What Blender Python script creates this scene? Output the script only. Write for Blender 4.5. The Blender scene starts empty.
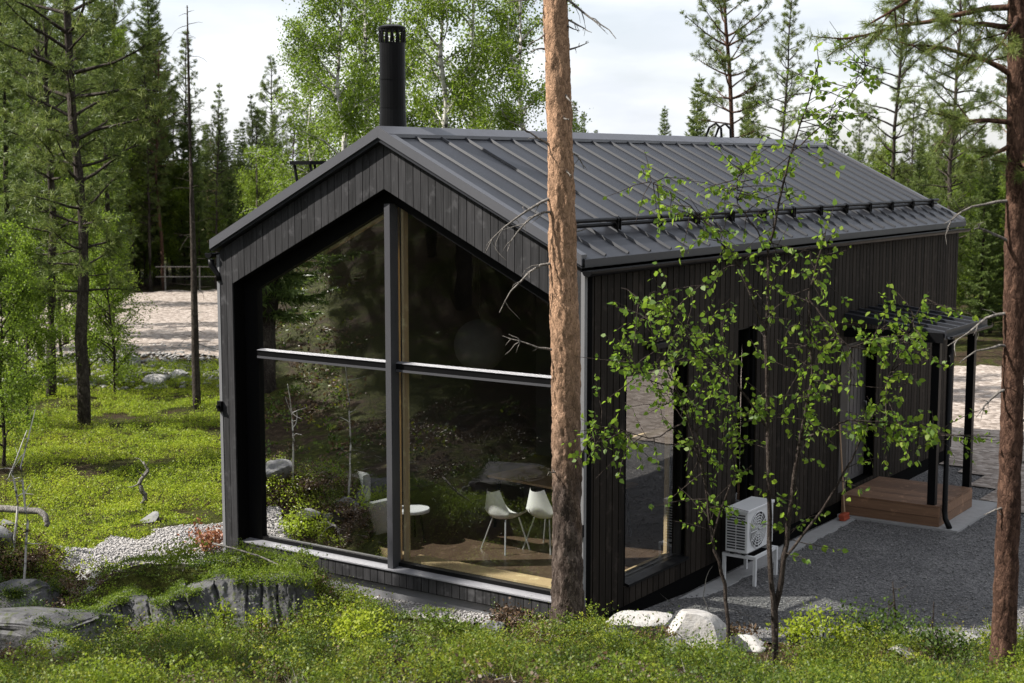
import bpy, math, random
import numpy as np
from mathutils import Vector, Matrix

random.seed(7)
COL = bpy.context.scene.collection
SC = bpy.context.scene
RNG = np.random.default_rng(11)

# ------------------------------------------------------------------ camera numbers (solved from the house edges)
CAM = np.array([8.605, -13.960, 5.509])
YAW, PIT, FPX = 0.59922, 0.11916, 1482.3
FH = np.array([-math.sin(YAW), math.cos(YAW)])
RH = np.array([math.cos(YAW), math.sin(YAW)])
SUN_EL, SUN_AZ = math.radians(43), math.atan2(-0.62, -0.80)     # where the sun stands, house axes


# ------------------------------------------------------------------ terrain
def vnoise(x, y, s=1.0, seed=0):
    """smooth value noise in -1..1"""
    x = np.asarray(x, float) / s + 137.2 + seed * 17.3
    y = np.asarray(y, float) / s + 91.7 + seed * 31.1
    xi, yi = np.floor(x), np.floor(y)
    fx, fy = x - xi, y - yi
    fx, fy = fx * fx * (3 - 2 * fx), fy * fy * (3 - 2 * fy)

    def hsh(a, b):
        v = np.sin(a * 127.1 + b * 311.7 + seed * 74.7) * 43758.5453
        return (v - np.floor(v)) * 2 - 1
    return (hsh(xi, yi) * (1 - fx) + hsh(xi + 1, yi) * fx) * (1 - fy) + (hsh(xi, yi + 1) * (1 - fx) + hsh(xi + 1, yi + 1) * fx) * fy


def sstep(a, b, v):
    t = np.clip((np.asarray(v, float) - a) / (b - a), 0, 1)
    return t * t * (3 - 2 * t)


def dl(x, y):
    """distance ahead of the camera's standpoint and offset to its right, on the ground"""
    dx, dy = np.asarray(x, float) - CAM[0], np.asarray(y, float) - CAM[1]
    return dx * FH[0] + dy * FH[1], dx * RH[0] + dy * RH[1]


def flat_mask(x, y):
    """1 on the levelled ground of house and yard"""
    x, y = np.asarray(x, float), np.asarray(y, float)
    return sstep(-7.6, -6.4, x) * sstep(-1.2, -0.3, y) * (1 - sstep(9, 12, x)) * (1 - sstep(24, 30, y))


def h(x, y):
    x, y = np.asarray(x, float), np.asarray(y, float)
    d, l = dl(x, y)
    base = np.interp(d, [-120, -60, -30, -10, 0, 5, 10, 13, 15, 17, 18.6, 400], [19, 13.5, 9.5, 5.6, 3.75, 2.9, 1.75, .9, .45, .12, 0, 0])
    # the hillside in front of the gable (seen in the glass)
    base = base + sstep(4, 26, -y) * sstep(-7, -16, x) * 5.0
    # rock bench at the lower left, steep on the side that faces the camera
    bl = sstep(-5.6, -4.4, l) * (1 - sstep(-2.5, -2.0, l))
    bench = sstep(16.5, 16.9, d + .06 * np.sin(l * 3.1)) * (1 - sstep(17.2, 18.1 + .5 * sstep(-3.6, -4.6, l), d)) * bl * .60
    bl2 = (1 - sstep(-5.6, -5.0, l))
    mound = np.exp(-((d - 18.7) / 1.3) ** 2 - ((l + 7.0) / 1.1) ** 2) * .75
    rough = vnoise(x, y, 1.7, 1) * .10 + vnoise(x, y, .6, 2) * .045 + vnoise(x, y, 6, 3) * .16
    fm = flat_mask(x, y)
    far = sstep(60, 260, np.hypot(x, y)) * (vnoise(x, y, 90, 5) * 2.0 + 1.0)
    road = sand_mask(x, y)
    return (base + bench + mound + rough * (1 - fm) * (1 - .8 * road) + far) + fm * vnoise(x, y, 1.3, 4) * .012


def sand_mask(x, y):
    d, l = dl(x, y)
    left = sstep(41, 45, d) * (1 - sstep(62, 65, d)) * (1 - sstep(-3, 0, l))
    right = sstep(22, 25, d + .25 * (12 - l) + 4.0 * sstep(11, 14, l)) * (1 - sstep(39, 41, d)) * sstep(7.5, 8.5, l)
    return np.maximum(left, right)


def seen(px, d):
    """ground point at pixel column px, d metres ahead of the camera"""
    z = 0.
    for _ in range(3):
        l = (px - 512) / FPX * (d * math.cos(PIT) + (CAM[2] - z) * math.sin(PIT))
        p = CAM[:2] + FH * d + RH * l
        z = float(h(np.array([p[0]]), np.array([p[1]]))[0])
    return float(p[0]), float(p[1])


def gz(x, y):
    return float(h(np.array([x]), np.array([y]))[0])


# ------------------------------------------------------------------ mesh tools
class MB:
    def __init__(s):
        s.v, s.f, s.m = [], [], []

    def add(s, vs, fs, mi=0):
        o = len(s.v)
        s.v.extend([tuple(v) for v in vs])
        for f in fs:
            s.f.append(tuple(i + o for i in f))
            s.m.append(mi)

    def box(s, a, b, mi=0):
        (x0, y0, z0), (x1, y1, z1) = a, b
        x0, x1 = min(x0, x1), max(x0, x1); y0, y1 = min(y0, y1), max(y0, y1); z0, z1 = min(z0, z1), max(z0, z1)
        vs = [(x0, y0, z0), (x1, y0, z0), (x1, y1, z0), (x0, y1, z0), (x0, y0, z1), (x1, y0, z1), (x1, y1, z1), (x0, y1, z1)]
        s.add(vs, [(0, 3, 2, 1), (4, 5, 6, 7), (0, 1, 5, 4), (1, 2, 6, 5), (2, 3, 7, 6), (3, 0, 4, 7)], mi)

    def hexa(s, vs, mi=0):
        """bottom four then top four, counter-clockwise"""
        s.add(vs, [(0, 3, 2, 1), (4, 5, 6, 7), (0, 1, 5, 4), (1, 2, 6, 5), (2, 3, 7, 6), (3, 0, 4, 7)], mi)

    def prism(s, poly, axis, a, b, mi=0):
        """extrude a 2-D polygon along axis 0/1/2"""
        def P(p, t):
            return {0: (t, p[0], p[1]), 1: (p[0], t, p[1]), 2: (p[0], p[1], t)}[axis]
        n = len(poly)
        vs = [P(p, a) for p in poly] + [P(p, b) for p in poly]
        fs = [tuple(range(n - 1, -1, -1)), tuple(range(n, 2 * n))]
        fs += [(i, (i + 1) % n, n + (i + 1) % n, n + i) for i in range(n)]
        s.add(vs, fs, mi)

    def tube(s, pts, rad, n=8, mi=0, cap=True):
        pts = [Vector(p) for p in pts]
        if not hasattr(rad, '__len__'):
            rad = [rad] * len(pts)
        o = len(s.v)
        up = Vector((0, 0, 1))
        for i, p in enumerate(pts):
            t = (pts[min(i + 1, len(pts) - 1)] - pts[max(i - 1, 0)])
            if t.length < 1e-9:
                t = Vector((0, 0, 1))
            t.normalize()
            a = up.cross(t)
            if a.length < 1e-2:
                a = Vector((1, 0, 0)).cross(t)
            a.normalize()
            b = t.cross(a)
            for k in range(n):
                w = 2 * math.pi * k / n
                q = p + (a * math.cos(w) + b * math.sin(w)) * rad[i]
                s.v.append((q.x, q.y, q.z))
        for i in range(len(pts) - 1):
            for k in range(n):
                s.f.append((o + i * n + k, o + i * n + (k + 1) % n, o + (i + 1) * n + (k + 1) % n, o + (i + 1) * n + k))
                s.m.append(mi)
        if cap:
            s.f.append(tuple(o + k for k in range(n - 1, -1, -1))); s.m.append(mi)
            e = o + (len(pts) - 1) * n
            s.f.append(tuple(e + k for k in range(n))); s.m.append(mi)

    def lathe(s, prof, n=20, c=(0, 0, 0), mi=0):
        o = len(s.v)
        for r, z in prof:
            for k in range(n):
                w = 2 * math.pi * k / n
                s.v.append((c[0] + r * math.cos(w), c[1] + r * math.sin(w), c[2] + z))
        for i in range(len(prof) - 1):
            for k in range(n):
                s.f.append((o + i * n + k, o + i * n + (k + 1) % n, o + (i + 1) * n + (k + 1) % n, o + (i + 1) * n + k)); s.m.append(mi)
        s.f.append(tuple(o + k for k in range(n - 1, -1, -1))); s.m.append(mi)
        e = o + (len(prof) - 1) * n
        s.f.append(tuple(e + k for k in range(n))); s.m.append(mi)

    def build(s, name, mat, parent=None, smooth=False, bevel=0, loc=None, rotz=0):
        me = bpy.data.meshes.new(name)
        me.from_pydata(s.v, [], s.f)
        for m in (mat if isinstance(mat, (list, tuple)) else [mat]):
            me.materials.append(m)
        if any(s.m):
            me.polygons.foreach_set('material_index', s.m)
        if smooth:
            me.polygons.foreach_set('use_smooth', [True] * len(me.polygons))
        me.update()
        o = bpy.data.objects.new(name, me)
        COL.objects.link(o)
        if parent is not None:
            o.parent = parent
        if loc is not None:
            o.location = loc
        o.rotation_euler.z = rotz
        if bevel:
            b = o.modifiers.new('bevel', 'BEVEL'); b.width = bevel; b.segments = 2; b.limit_method = 'ANGLE'
        return o


def np_mesh(name, V, F, mats, parent=None, mi=None, smooth=False):
    """V (n,3), F (m,k) all faces of k corners"""
    me = bpy.data.meshes.new(name)
    V = np.ascontiguousarray(V, np.float32); F = np.ascontiguousarray(F, np.int32)
    m, k = F.shape
    me.vertices.add(len(V)); me.vertices.foreach_set('co', V.ravel())
    me.loops.add(m * k); me.loops.foreach_set('vertex_index', F.ravel())
    me.polygons.add(m); me.polygons.foreach_set('loop_start', np.arange(0, m * k, k, dtype=np.int32))
    for mt in (mats if isinstance(mats, (list, tuple)) else [mats]):
        me.materials.append(mt)
    if mi is not None:
        me.polygons.foreach_set('material_index', np.ascontiguousarray(mi, np.int32))
    if smooth:
        me.polygons.foreach_set('use_smooth', np.ones(m, bool))
    me.update(calc_edges=True)
    o = bpy.data.objects.new(name, me)
    COL.objects.link(o)
    if parent is not None:
        o.parent = parent
    return o


def tag(o, label=None, cat=None, group=None, kind=None):
    if label: o['label'] = label
    if cat: o['category'] = cat
    if group: o['group'] = group
    if kind: o['kind'] = kind
    return o


def empty(name, loc=(0, 0, 0), rz=0, **kw):
    o = bpy.data.objects.new(name, None)
    COL.objects.link(o)
    o.location = loc; o.rotation_euler.z = rz; o.empty_display_size = .2
    return tag(o, **kw)


def copy_tree(root, loc, rz, sc, label=None, group=None):
    c = root.copy(); COL.objects.link(c)
    c.location = loc; c.rotation_euler = (0, 0, rz); c.scale = sc
    if label: c['label'] = label
    if group: c['group'] = group
    for ch in root.children:
        k = ch.copy(); COL.objects.link(k); k.parent = c
        for g in ch.children:
            q = g.copy(); COL.objects.link(q); q.parent = k
    return c


def unit(a):
    return a / np.maximum(np.linalg.norm(a, axis=-1, keepdims=True), 1e-9)


def needles(P, D, L, w):
    """thin triangles from P along D"""
    n = len(P)
    S = unit(np.cross(D, RNG.normal(size=(n, 3)))) * (np.reshape(w, (-1, 1)) / 2)
    V = np.empty((n, 3, 3)); V[:, 0] = P - S; V[:, 1] = P + S; V[:, 2] = P + D * np.reshape(L, (-1, 1))
    return V.reshape(-1, 3), np.arange(3 * n).reshape(-1, 3)


def leaf_quads(P, D, N, L, W):
    """diamond leaves with a slight fold"""
    n = len(P)
    L = np.reshape(L, (-1, 1)); W = np.reshape(W, (-1, 1))
    S = unit(np.cross(D, N)); N2 = np.cross(S, D)
    V = np.empty((n, 4, 3))
    V[:, 0] = P; V[:, 1] = P + D * L * .42 + S * W / 2 + N2 * W * .12
    V[:, 2] = P + D * L; V[:, 3] = P + D * L * .42 - S * W / 2 + N2 * W * .12
    return V.reshape(-1, 3), np.arange(4 * n).reshape(-1, 4)


# ------------------------------------------------------------------ materials
class NT:
    def __init__(s, name):
        s.mat = bpy.data.materials.new(name); s.mat.use_nodes = True
        s.t = s.mat.node_tree; s.t.nodes.clear()
        s.out = s.n('ShaderNodeOutputMaterial')

    def n(s, t, **kw):
        nd = s.t.nodes.new(t)
        for k, v in kw.items():
            setattr(nd, k, v)
        return nd

    def l(s, a, b):
        s.t.links.new(a, b)

    def val(s, sock, v):
        if hasattr(v, 'is_linked') or hasattr(v, 'links'):
            s.l(v, sock)
        else:
            sock.default_value = v

    def coord(s, kind='Object', scale=(1, 1, 1)):
        tc = s.n('ShaderNodeTexCoord'); mp = s.n('ShaderNodeMapping')
        s.l(tc.outputs[kind], mp.inputs['Vector']); mp.inputs['Scale'].default_value = scale
        return mp.outputs[0]

    def noise(s, vec, scale, detail=4, rough=.55):
        nd = s.n('ShaderNodeTexNoise'); nd.inputs['Scale'].default_value = scale
        nd.inputs['Detail'].default_value = detail; nd.inputs['Roughness'].default_value = rough
        if vec is not None: s.l(vec, nd.inputs['Vector'])
        return nd.outputs['Fac']

    def voro(s, vec, scale, feature='F1', out='Distance'):
        nd = s.n('ShaderNodeTexVoronoi', feature=feature); nd.inputs['Scale'].default_value = scale
        if vec is not None: s.l(vec, nd.inputs['Vector'])
        return nd.outputs[out]

    def ramp(s, fac, stops):
        nd = s.n('ShaderNodeValToRGB'); cr = nd.color_ramp
        while len(cr.elements) < len(stops): cr.elements.new(.5)
        for e, (p, c) in zip(cr.elements, stops):
            e.position = p; e.color = tuple(c) + (1,) if len(c) == 3 else c
        s.l(fac, nd.inputs[0])
        return nd.outputs[0]

    def mix(s, fac, a, b, bt='MIX'):
        nd = s.n('ShaderNodeMix', data_type='RGBA', blend_type=bt)
        s.val(nd.inputs[0], fac)
        for sock, v in ((nd.inputs[6], a), (nd.inputs[7], b)):
            if isinstance(v, tuple): sock.default_value = v + (1,) if len(v) == 3 else v
            else: s.l(v, sock)
        return nd.outputs[2]

    def math(s, op, a, b=None):
        nd = s.n('ShaderNodeMath', operation=op)
        s.val(nd.inputs[0], a)
        if b is not None: s.val(nd.inputs[1], b)
        return nd.outputs[0]

    def bump(s, height, strength=.5, dist=.02):
        nd = s.n('ShaderNodeBump'); nd.inputs['Strength'].default_value = strength; nd.inputs['Distance'].default_value = dist
        s.l(height, nd.inputs['Height'])
        return nd.outputs[0]

    def island(s):
        return s.n('ShaderNodeNewGeometry').outputs['Random Per Island']

    def princ(s, col, rough=.6, normal=None, metal=0, spec=.5):
        b = s.n('ShaderNodeBsdfPrincipled')
        if isinstance(col, tuple): b.inputs['Base Color'].default_value = col + (1,)
        else: s.l(col, b.inputs['Base Color'])
        s.val(b.inputs['Roughness'], rough)
        b.inputs['Metallic'].default_value = metal
        b.inputs['Specular IOR Level'].default_value = spec
        if normal is not None: s.l(normal, b.inputs['Normal'])
        return b.outputs[0]

    def done(s, sh):
        s.l(sh, s.out.inputs['Surface'])
        return s.mat


def m_leaf(name, stops, trans=.45, scale=.9, rough=.5, plant=False):
    t = NT(name)
    isl = t.island()
    nz = t.noise(t.coord('Object'), scale, 2)
    if plant:       # every little plant has its own tone
        at_ = t.n('ShaderNodeAttribute', attribute_name='tint')
        f = t.math('ADD', t.math('ADD', t.math('MULTIPLY', isl, .16), t.math('MULTIPLY', at_.outputs['Fac'], .40)), t.math('MULTIPLY', t.math('SUBTRACT', nz, .24), .8))
    else:
        f = t.math('ADD', t.math('MULTIPLY', isl, .55), t.math('MULTIPLY', nz, .5))
    oi = t.n('ShaderNodeObjectInfo').outputs['Random']
    f = t.math('ADD', f, t.math('MULTIPLY', t.math('SUBTRACT', oi, .5), .25))
    col = t.ramp(f, stops)
    a = t.princ(col, rough, spec=.3)
    tr = t.n('ShaderNodeBsdfTranslucent')
    tc = t.mix(.45, col, (.34, .50, .05), 'MIX') if trans > .4 else col
    t.l(tc, tr.inputs['Color'])
    mx = t.n('ShaderNodeMixShader'); mx.inputs[0].default_value = trans
    t.l(a, mx.inputs[1]); t.l(tr.outputs[0], mx.inputs[2])
    return t.done(mx.outputs[0])


M = {}
M['birch_leaf'] = m_leaf('birch leaf', [(.1, (.05, .085, .010)), (.5, (.115, .175, .016)), (.95, (.21, .265, .030))], .5)
M['sapling_leaf'] = m_leaf('sapling leaf', [(.1, (.05, .10, .012)), (.5, (.10, .18, .02)), (.95, (.26, .32, .035))], .56, 3)
M['pine_needle'] = m_leaf('pine needle', [(.1, (.048, .076, .020)), (.55, (.12, .165, .036)), (.95, (.22, .25, .06))], .40)
M['spruce_needle'] = m_leaf('spruce needle', [(.1, (.048, .080, .020)), (.55, (.115, .165, .038)), (.95, (.21, .25, .06))], .38)
M['moss_leaf'] = m_leaf('ground shrub leaf', [(.05, (.02, .034, .007)), (.32, (.042, .078, .009)), (.55, (.085, .13, .011)), (.78, (.20, .215, .016)), (.95, (.15, .08, .024))], .36, .8, plant=True)
M['lawn_leaf'] = m_leaf('blueberry leaf', [(.05, (.06, .095, .008)), (.35, (.18, .235, .012)), (.6, (.30, .345, .018)), (.95, (.43, .43, .03))], .48, .35, plant=True)
M['red_leaf'] = m_leaf('rust shrub leaf', [(.1, (.16, .06, .03)), (.6, (.30, .12, .06)), (.95, (.36, .24, .06))], .3, 2)
M['fore_leaf'] = m_leaf('lingonberry leaf', [(.05, (.03, .05, .008)), (.35, (.085, .13, .010)), (.62, (.17, .215, .014)), (.95, (.32, .32, .025))], .42, .7, plant=True)
M['grass_blade'] = m_leaf('grass blade', [(.1, (.035, .055, .01)), (.5, (.085, .105, .018)), (.95, (.24, .18, .08))], .3, 1.2)
M['dry_heath'] = m_leaf('dry heather', [(.1, (.045, .026, .014)), (.6, (.10, .06, .03)), (.95, (.17, .12, .05))], .15, 2)


def m_bark(name, lo, hi, zsplit=None, top=None, sc=34, flat=.42, spec=.12):
    t = NT(name)
    v0 = t.coord('Object', (1, 1, flat))
    wn = t.n('ShaderNodeTexNoise'); wn.inputs['Scale'].default_value = sc * .45; wn.inputs['Detail'].default_value = 4; t.l(v0, wn.inputs['Vector'])
    va = t.n('ShaderNodeVectorMath', operation='MULTIPLY_ADD')
    t.l(wn.outputs['Color'], va.inputs[0]); va.inputs[1].default_value = (4.2 / sc,) * 3; t.l(v0, va.inputs[2])
    v = va.outputs[0]
    cell = t.n('ShaderNodeTexVoronoi'); cell.inputs['Scale'].default_value = sc; t.l(v, cell.inputs['Vector'])
    sep0 = t.n('ShaderNodeSeparateColor'); t.l(cell.outputs['Color'], sep0.inputs[0])
    edge = t.voro(v, sc, 'DISTANCE_TO_EDGE')
    big = t.noise(v0, 2.2, 5, .65); fine = t.noise(v0, sc * 3, 4, .6)
    mid = t.noise(v, sc * .35, 6, .75)
    f = t.math('ADD', t.math('ADD', t.math('MULTIPLY', sep0.outputs[0], .22), t.math('MULTIPLY', big, .35)), t.math('ADD', t.math('MULTIPLY', fine, .14), t.math('MULTIPLY', mid, .34)))
    crack = t.ramp(t.math('ADD', edge, t.math('MULTIPLY', mid, .22)), [(.08, (.25, .25, .25)), (.16, (.8, .8, .8)), (.24, (1, 1, 1))])

    def tone(lo_, hi_):
        return t.ramp(f, [(.18, tuple(c * .45 for c in lo_)), (.45, lo_), (.72, hi_), (.9, tuple(min(.8, c * 1.35 + .02) for c in hi_))])
    col = tone(lo, hi)
    if top:
        col2 = tone(tuple(c * .55 for c in top), top)
        sep = t.n('ShaderNodeSeparateXYZ'); tc = t.n('ShaderNodeTexCoord'); t.l(tc.outputs['Object'], sep.inputs[0])
        mr = t.n('ShaderNodeMapRange'); mr.inputs[1].default_value = zsplit[0]; mr.inputs[2].default_value = zsplit[1]
        t.l(t.math('ADD', sep.outputs[2], t.math('MULTIPLY', t.math('SUBTRACT', big, .5), 3.2)), mr.inputs[0])
        col = t.mix(mr.outputs[0], col, col2)
    col = t.mix(1.0, col, crack, 'MULTIPLY')
    hgt = t.math('ADD', t.math('ADD', t.math('MULTIPLY', edge, .7), t.math('MULTIPLY', mid, 1.2)), t.math('MULTIPLY', fine, .5))
    return t.done(t.princ(col, .9, t.bump(hgt, 1.0, .016), spec=spec))


M['pine_bark'] = m_bark('pine bark', (.052, .038, .031), (.16, .125, .105), (1.2, 3.4), (.52, .32, .20))
M['dark_bark'] = m_bark('old bark', (.04, .032, .027), (.10, .085, .07))
M['red_bark'] = m_bark('red pine bark', (.055, .030, .021), (.15, .085, .058))
M['grey_twig'] = m_bark('weathered twig', (.16, .145, .13), (.36, .33, .30), sc=60)
M['dead_wood'] = m_bark('grey dead wood', (.20, .185, .165), (.42, .39, .36), sc=50)
M['sapling_bark'] = m_bark('sapling bark', (.035, .026, .022), (.11, .09, .075), sc=80)


def m_birch():
    t = NT('birch bark')
    v = t.coord('Object', (1, 1, 3.2))
    nz = t.noise(v, 3.0, 5, .6)
    col = t.ramp(nz, [(.36, (.035, .03, .027)), (.46, (.42, .40, .37)), (.75, (.62, .6, .56))])
    return t.done(t.princ(col, .7, t.bump(nz, .3, .01)))


M['birch_bark'] = m_birch()


def m_rock(name, lo, hi, lichen=(.20, .20, .17)):
    t = NT(name)
    v = t.coord('Object')
    n1 = t.noise(v, 2.2, 8, .62); n2 = t.noise(v, 14, 5, .6); vo = t.voro(v, 9, 'DISTANCE_TO_EDGE')
    col = t.ramp(n1, [(.3, lo), (.68, hi)])
    col = t.mix(t.ramp(n2, [(.52, (0, 0, 0)), (.64, (1, 1, 1))]), col, lichen)
    col = t.mix(t.ramp(t.noise(v, 5, 6, .7), [(.56, (0, 0, 0)), (.66, (.8, .8, .8))]), col, tuple(c * .45 for c in lo))
    bp = t.bump(t.math('ADD', n1, t.math('MULTIPLY', n2, .35)), .8, .05)
    return t.done(t.princ(col, .9, bp, spec=.25))


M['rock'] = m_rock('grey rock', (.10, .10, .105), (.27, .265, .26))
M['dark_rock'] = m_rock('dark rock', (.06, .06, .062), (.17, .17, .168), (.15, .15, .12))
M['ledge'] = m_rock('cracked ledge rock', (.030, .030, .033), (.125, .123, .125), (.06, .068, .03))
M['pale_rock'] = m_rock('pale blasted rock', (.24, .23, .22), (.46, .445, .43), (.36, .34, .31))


def m_gravel(name, stops, scale=60, patch=.5, bumpd=.02):
    t = NT(name)
    v = t.coord('Object')
    cell = t.n('ShaderNodeTexVoronoi'); cell.inputs['Scale'].default_value = scale; t.l(v, cell.inputs['Vector'])
    sep = t.n('ShaderNodeSeparateColor'); t.l(cell.outputs['Color'], sep.inputs[0])
    big = t.noise(v, patch, 5, .6)
    f = t.math('ADD', t.math('MULTIPLY', sep.outputs[0], .55), t.math('MULTIPLY', big, .5))
    col = t.ramp(f, stops)
    hgt = t.math('ADD', t.math('MULTIPLY', cell.outputs['Distance'], -1.0), t.math('MULTIPLY', t.noise(v, scale * .35, 3), .8))
    return t.done(t.princ(col, .92, t.bump(hgt, .8, bumpd), spec=.2))


M['yard'] = m_gravel('yard gravel', [(.22, (.05, .049, .05)), (.46, (.098, .096, .097)), (.62, (.15, .146, .144)), (.8, (.25, .24, .235))], 58, .9, .025)
M['white_gravel'] = m_gravel('pale crushed stone', [(.2, (.17, .158, .15)), (.5, (.31, .29, .275)), (.85, (.48, .455, .43))], 40, 1.2, .03)
M['sand'] = m_gravel('sandy gravel', [(.2, (.14, .112, .092)), (.45, (.235, .195, .165)), (.62, (.30, .255, .22)), (.85, (.40, .35, .31))], 9, .16, .03)
M['stone_bits'] = None


def m_bits(name, stops):
    t = NT(name)
    col = t.ramp(t.island(), stops)
    n = t.noise(t.coord('Object'), 30, 4)
    return t.done(t.princ(t.mix(.4, col, t.ramp(n, [(.3, (.12, .12, .12)), (.7, (.55, .54, .52))]), 'MIX'), .9, t.bump(n, .5, .01), spec=.2))


M['white_bits'] = m_bits('pale stones', [(.0, (.15, .14, .138)), (.5, (.28, .265, .258)), (1, (.48, .455, .44))])
M['grey_bits2'] = m_bits('road edge stones', [(.0, (.08, .075, .07)), (.6, (.17, .16, .15)), (1, (.36, .34, .32))])
M['grey_bits'] = m_bits('dark stones', [(.0, (.045, .044, .045)), (.6, (.10, .098, .098)), (1, (.20, .195, .19))])


def m_ground():
    t = NT('forest floor')
    v = t.coord('Object')
    n1 = t.noise(v, .35, 6, .6); n2 = t.noise(v, 2.6, 8, .72); n3 = t.noise(v, 34, 5, .7); n4 = t.noise(v, 9, 6, .7)
    moss = t.ramp(n4, [(.3, (.018, .022, .006)), (.5, (.05, .058, .011)), (.72, (.10, .105, .022))])
    dry = t.ramp(n4, [(.3, (.018, .012, .008)), (.52, (.055, .037, .023)), (.75, (.12, .088, .055))])
    f = t.math('ADD', t.math('MULTIPLY', n1, .5), t.math('MULTIPLY', n2, .5))
    col = t.mix(t.ramp(f, [(.47, (0, 0, 0)), (.54, (1, 1, 1))]), moss, dry)
    col = t.mix(t.ramp(n3, [(.35, (.75, .75, .75)), (.55, (0, 0, 0))]), col, (.012, .009, .006), 'MIX')
    bp = t.bump(t.math('ADD', t.math('ADD', n2, t.math('MULTIPLY', n4, .5)), t.math('MULTIPLY', n3, .4)), 1, .10)
    return t.done(t.princ(col, .95, bp, spec=.08))


M['ground'] = m_ground()


def m_boards(name, lo, hi, axis='z', rough=.62, spec=.35, vary=.35):
    """stained timber: streaky grain along each board, every board its own tone, lighter worn flecks"""
    t = NT(name)
    sc = {'z': (22, 22, 1.3), 'x': (1.3, 22, 22), 'y': (22, 1.3, 22)}[axis]
    g = t.noise(t.coord('Object', sc), 1.6, 6, .6)
    spots = t.noise(t.coord('Object'), 5.5, 5, .6)
    f = t.math('ADD', t.math('MULTIPLY', t.island(), vary), t.math('MULTIPLY', g, 1 - vary))
    col = t.ramp(f, [(.25, lo), (.8, hi)])
    col = t.mix(t.ramp(spots, [(.57, (0, 0, 0)), (.72, (.55, .55, .55))]), col, tuple(min(1, c * 1.9 + .004) for c in hi))
    return t.done(t.princ(col, rough, t.bump(g, .35, .006), spec=spec))


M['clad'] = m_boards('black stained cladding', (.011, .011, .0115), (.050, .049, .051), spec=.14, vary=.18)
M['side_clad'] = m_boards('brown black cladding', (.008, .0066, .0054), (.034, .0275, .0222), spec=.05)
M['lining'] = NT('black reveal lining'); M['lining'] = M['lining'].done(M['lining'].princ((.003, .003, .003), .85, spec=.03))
M['deck'] = m_boards('brown deck boards', (.085, .045, .026), (.24, .135, .078), 'x')
M['wood'] = m_boards('pale interior pine', (.42, .30, .16), (.60, .46, .27))
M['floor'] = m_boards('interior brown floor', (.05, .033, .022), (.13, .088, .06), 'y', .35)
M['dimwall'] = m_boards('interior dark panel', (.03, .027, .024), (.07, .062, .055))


def simple(name, col, rough=.5, metal=0, spec=.5, nscale=8, amt=.25, bump=0.0):
    t = NT(name)
    n = t.noise(t.coord('Object'), nscale, 6, .6)
    c = t.mix(t.math('MULTIPLY', n, amt * 2), col, tuple(x * .55 for x in col))
    bp = t.bump(n, bump, .01) if bump else None
    r = t.math('ADD', t.math('MULTIPLY', n, .2), rough - .1)
    return t.done(t.princ(c, r, bp, metal, spec))


M['roof'] = simple('charcoal roof sheet', (.016, .0172, .022), .47, 0, .5, 2.2, .3)
M['flash'] = simple('grey flashing', (.075, .076, .085), .45, 0, .6, 3, .15)
M['trim'] = simple('light grey corner trim', (.17, .17, .175), .5, 0, .5, 6, .2)
M['black'] = simple('black metal', (.005, .005, .0055), .42, 0, .12, 5, .2)
M['mullion'] = simple('grey window metal', (.06, .06, .066), .42, 0, .4, 6, .15)
M['sillmetal'] = simple('grey sill sheet', (.2, .2, .215), .42, 0, .5, 4, .2)
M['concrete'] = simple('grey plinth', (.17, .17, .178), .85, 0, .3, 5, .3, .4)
M['slab'] = simple('pale concrete edge', (.34, .335, .33), .9, 0, .3, 9, .4, .5)
M['white'] = simple('white enamel', (.62, .62, .62), .4, 0, .5, 6, .08)
M['offwhite'] = simple('pale fabric', (.62, .63, .65), .9, 0, .2, 30, .2, .3)
M['chairshell'] = simple('white chair shell', (.66, .66, .64), .45, 0, .4, 10, .05)
M['lampshade'] = simple('pale grey lamp shade', (.11, .11, .105), .9)
M['dark'] = simple('dark slots', (.02, .02, .022), .6)
M['chrome'] = simple('pale metal leg', (.5, .5, .5), .35, .6, .5)
M['tabletop'] = simple('oak table top', (.34, .22, .12), .4, 0, .4, 9, .3)
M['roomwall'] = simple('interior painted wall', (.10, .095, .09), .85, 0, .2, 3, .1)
M['orange'] = simple('orange red plastic', (.38, .07, .03), .5)
M['broomwood'] = simple('broom handle wood', (.34, .22, .13), .6)
M['door'] = simple('dark grey door', (.09, .085, .085), .5)
M['greydoor'] = simple('grey brown door panel', (.06, .053, .048), .6, 0, .2)


def m_glass(name, gain, tint):
    t = NT(name)
    fr = t.n('ShaderNodeFresnel'); fr.inputs['IOR'].default_value = 1.5
    # slight waviness of the sealed panes
    nz = t.noise(t.coord('Object'), 1.1, 2, .5)
    bp = t.bump(nz, .2, .012)
    f = t.math('MINIMUM', t.math('ADD', t.math('MULTIPLY', fr.outputs[0], gain), .005), 1.0)
    tr = t.n('ShaderNodeBsdfTransparent'); tr.inputs[0].default_value = tint + (1,)
    gl = t.n('ShaderNodeBsdfGlossy'); gl.inputs['Roughness'].default_value = 0.0; gl.inputs['Color'].default_value = (1, 1, 1, 1)
    t.l(bp, gl.inputs['Normal'])
    mx = t.n('ShaderNodeMixShader'); t.l(f, mx.inputs[0]); t.l(tr.outputs[0], mx.inputs[1]); t.l(gl.outputs[0], mx.inputs[2])
    return t.done(mx.outputs[0])


M['yard_glass'] = m_glass('yard window glass', 2.4, (.86, .88, .87))
M['glass'] = m_glass('window glass', 1.15, (.86, .88, .87))

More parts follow.
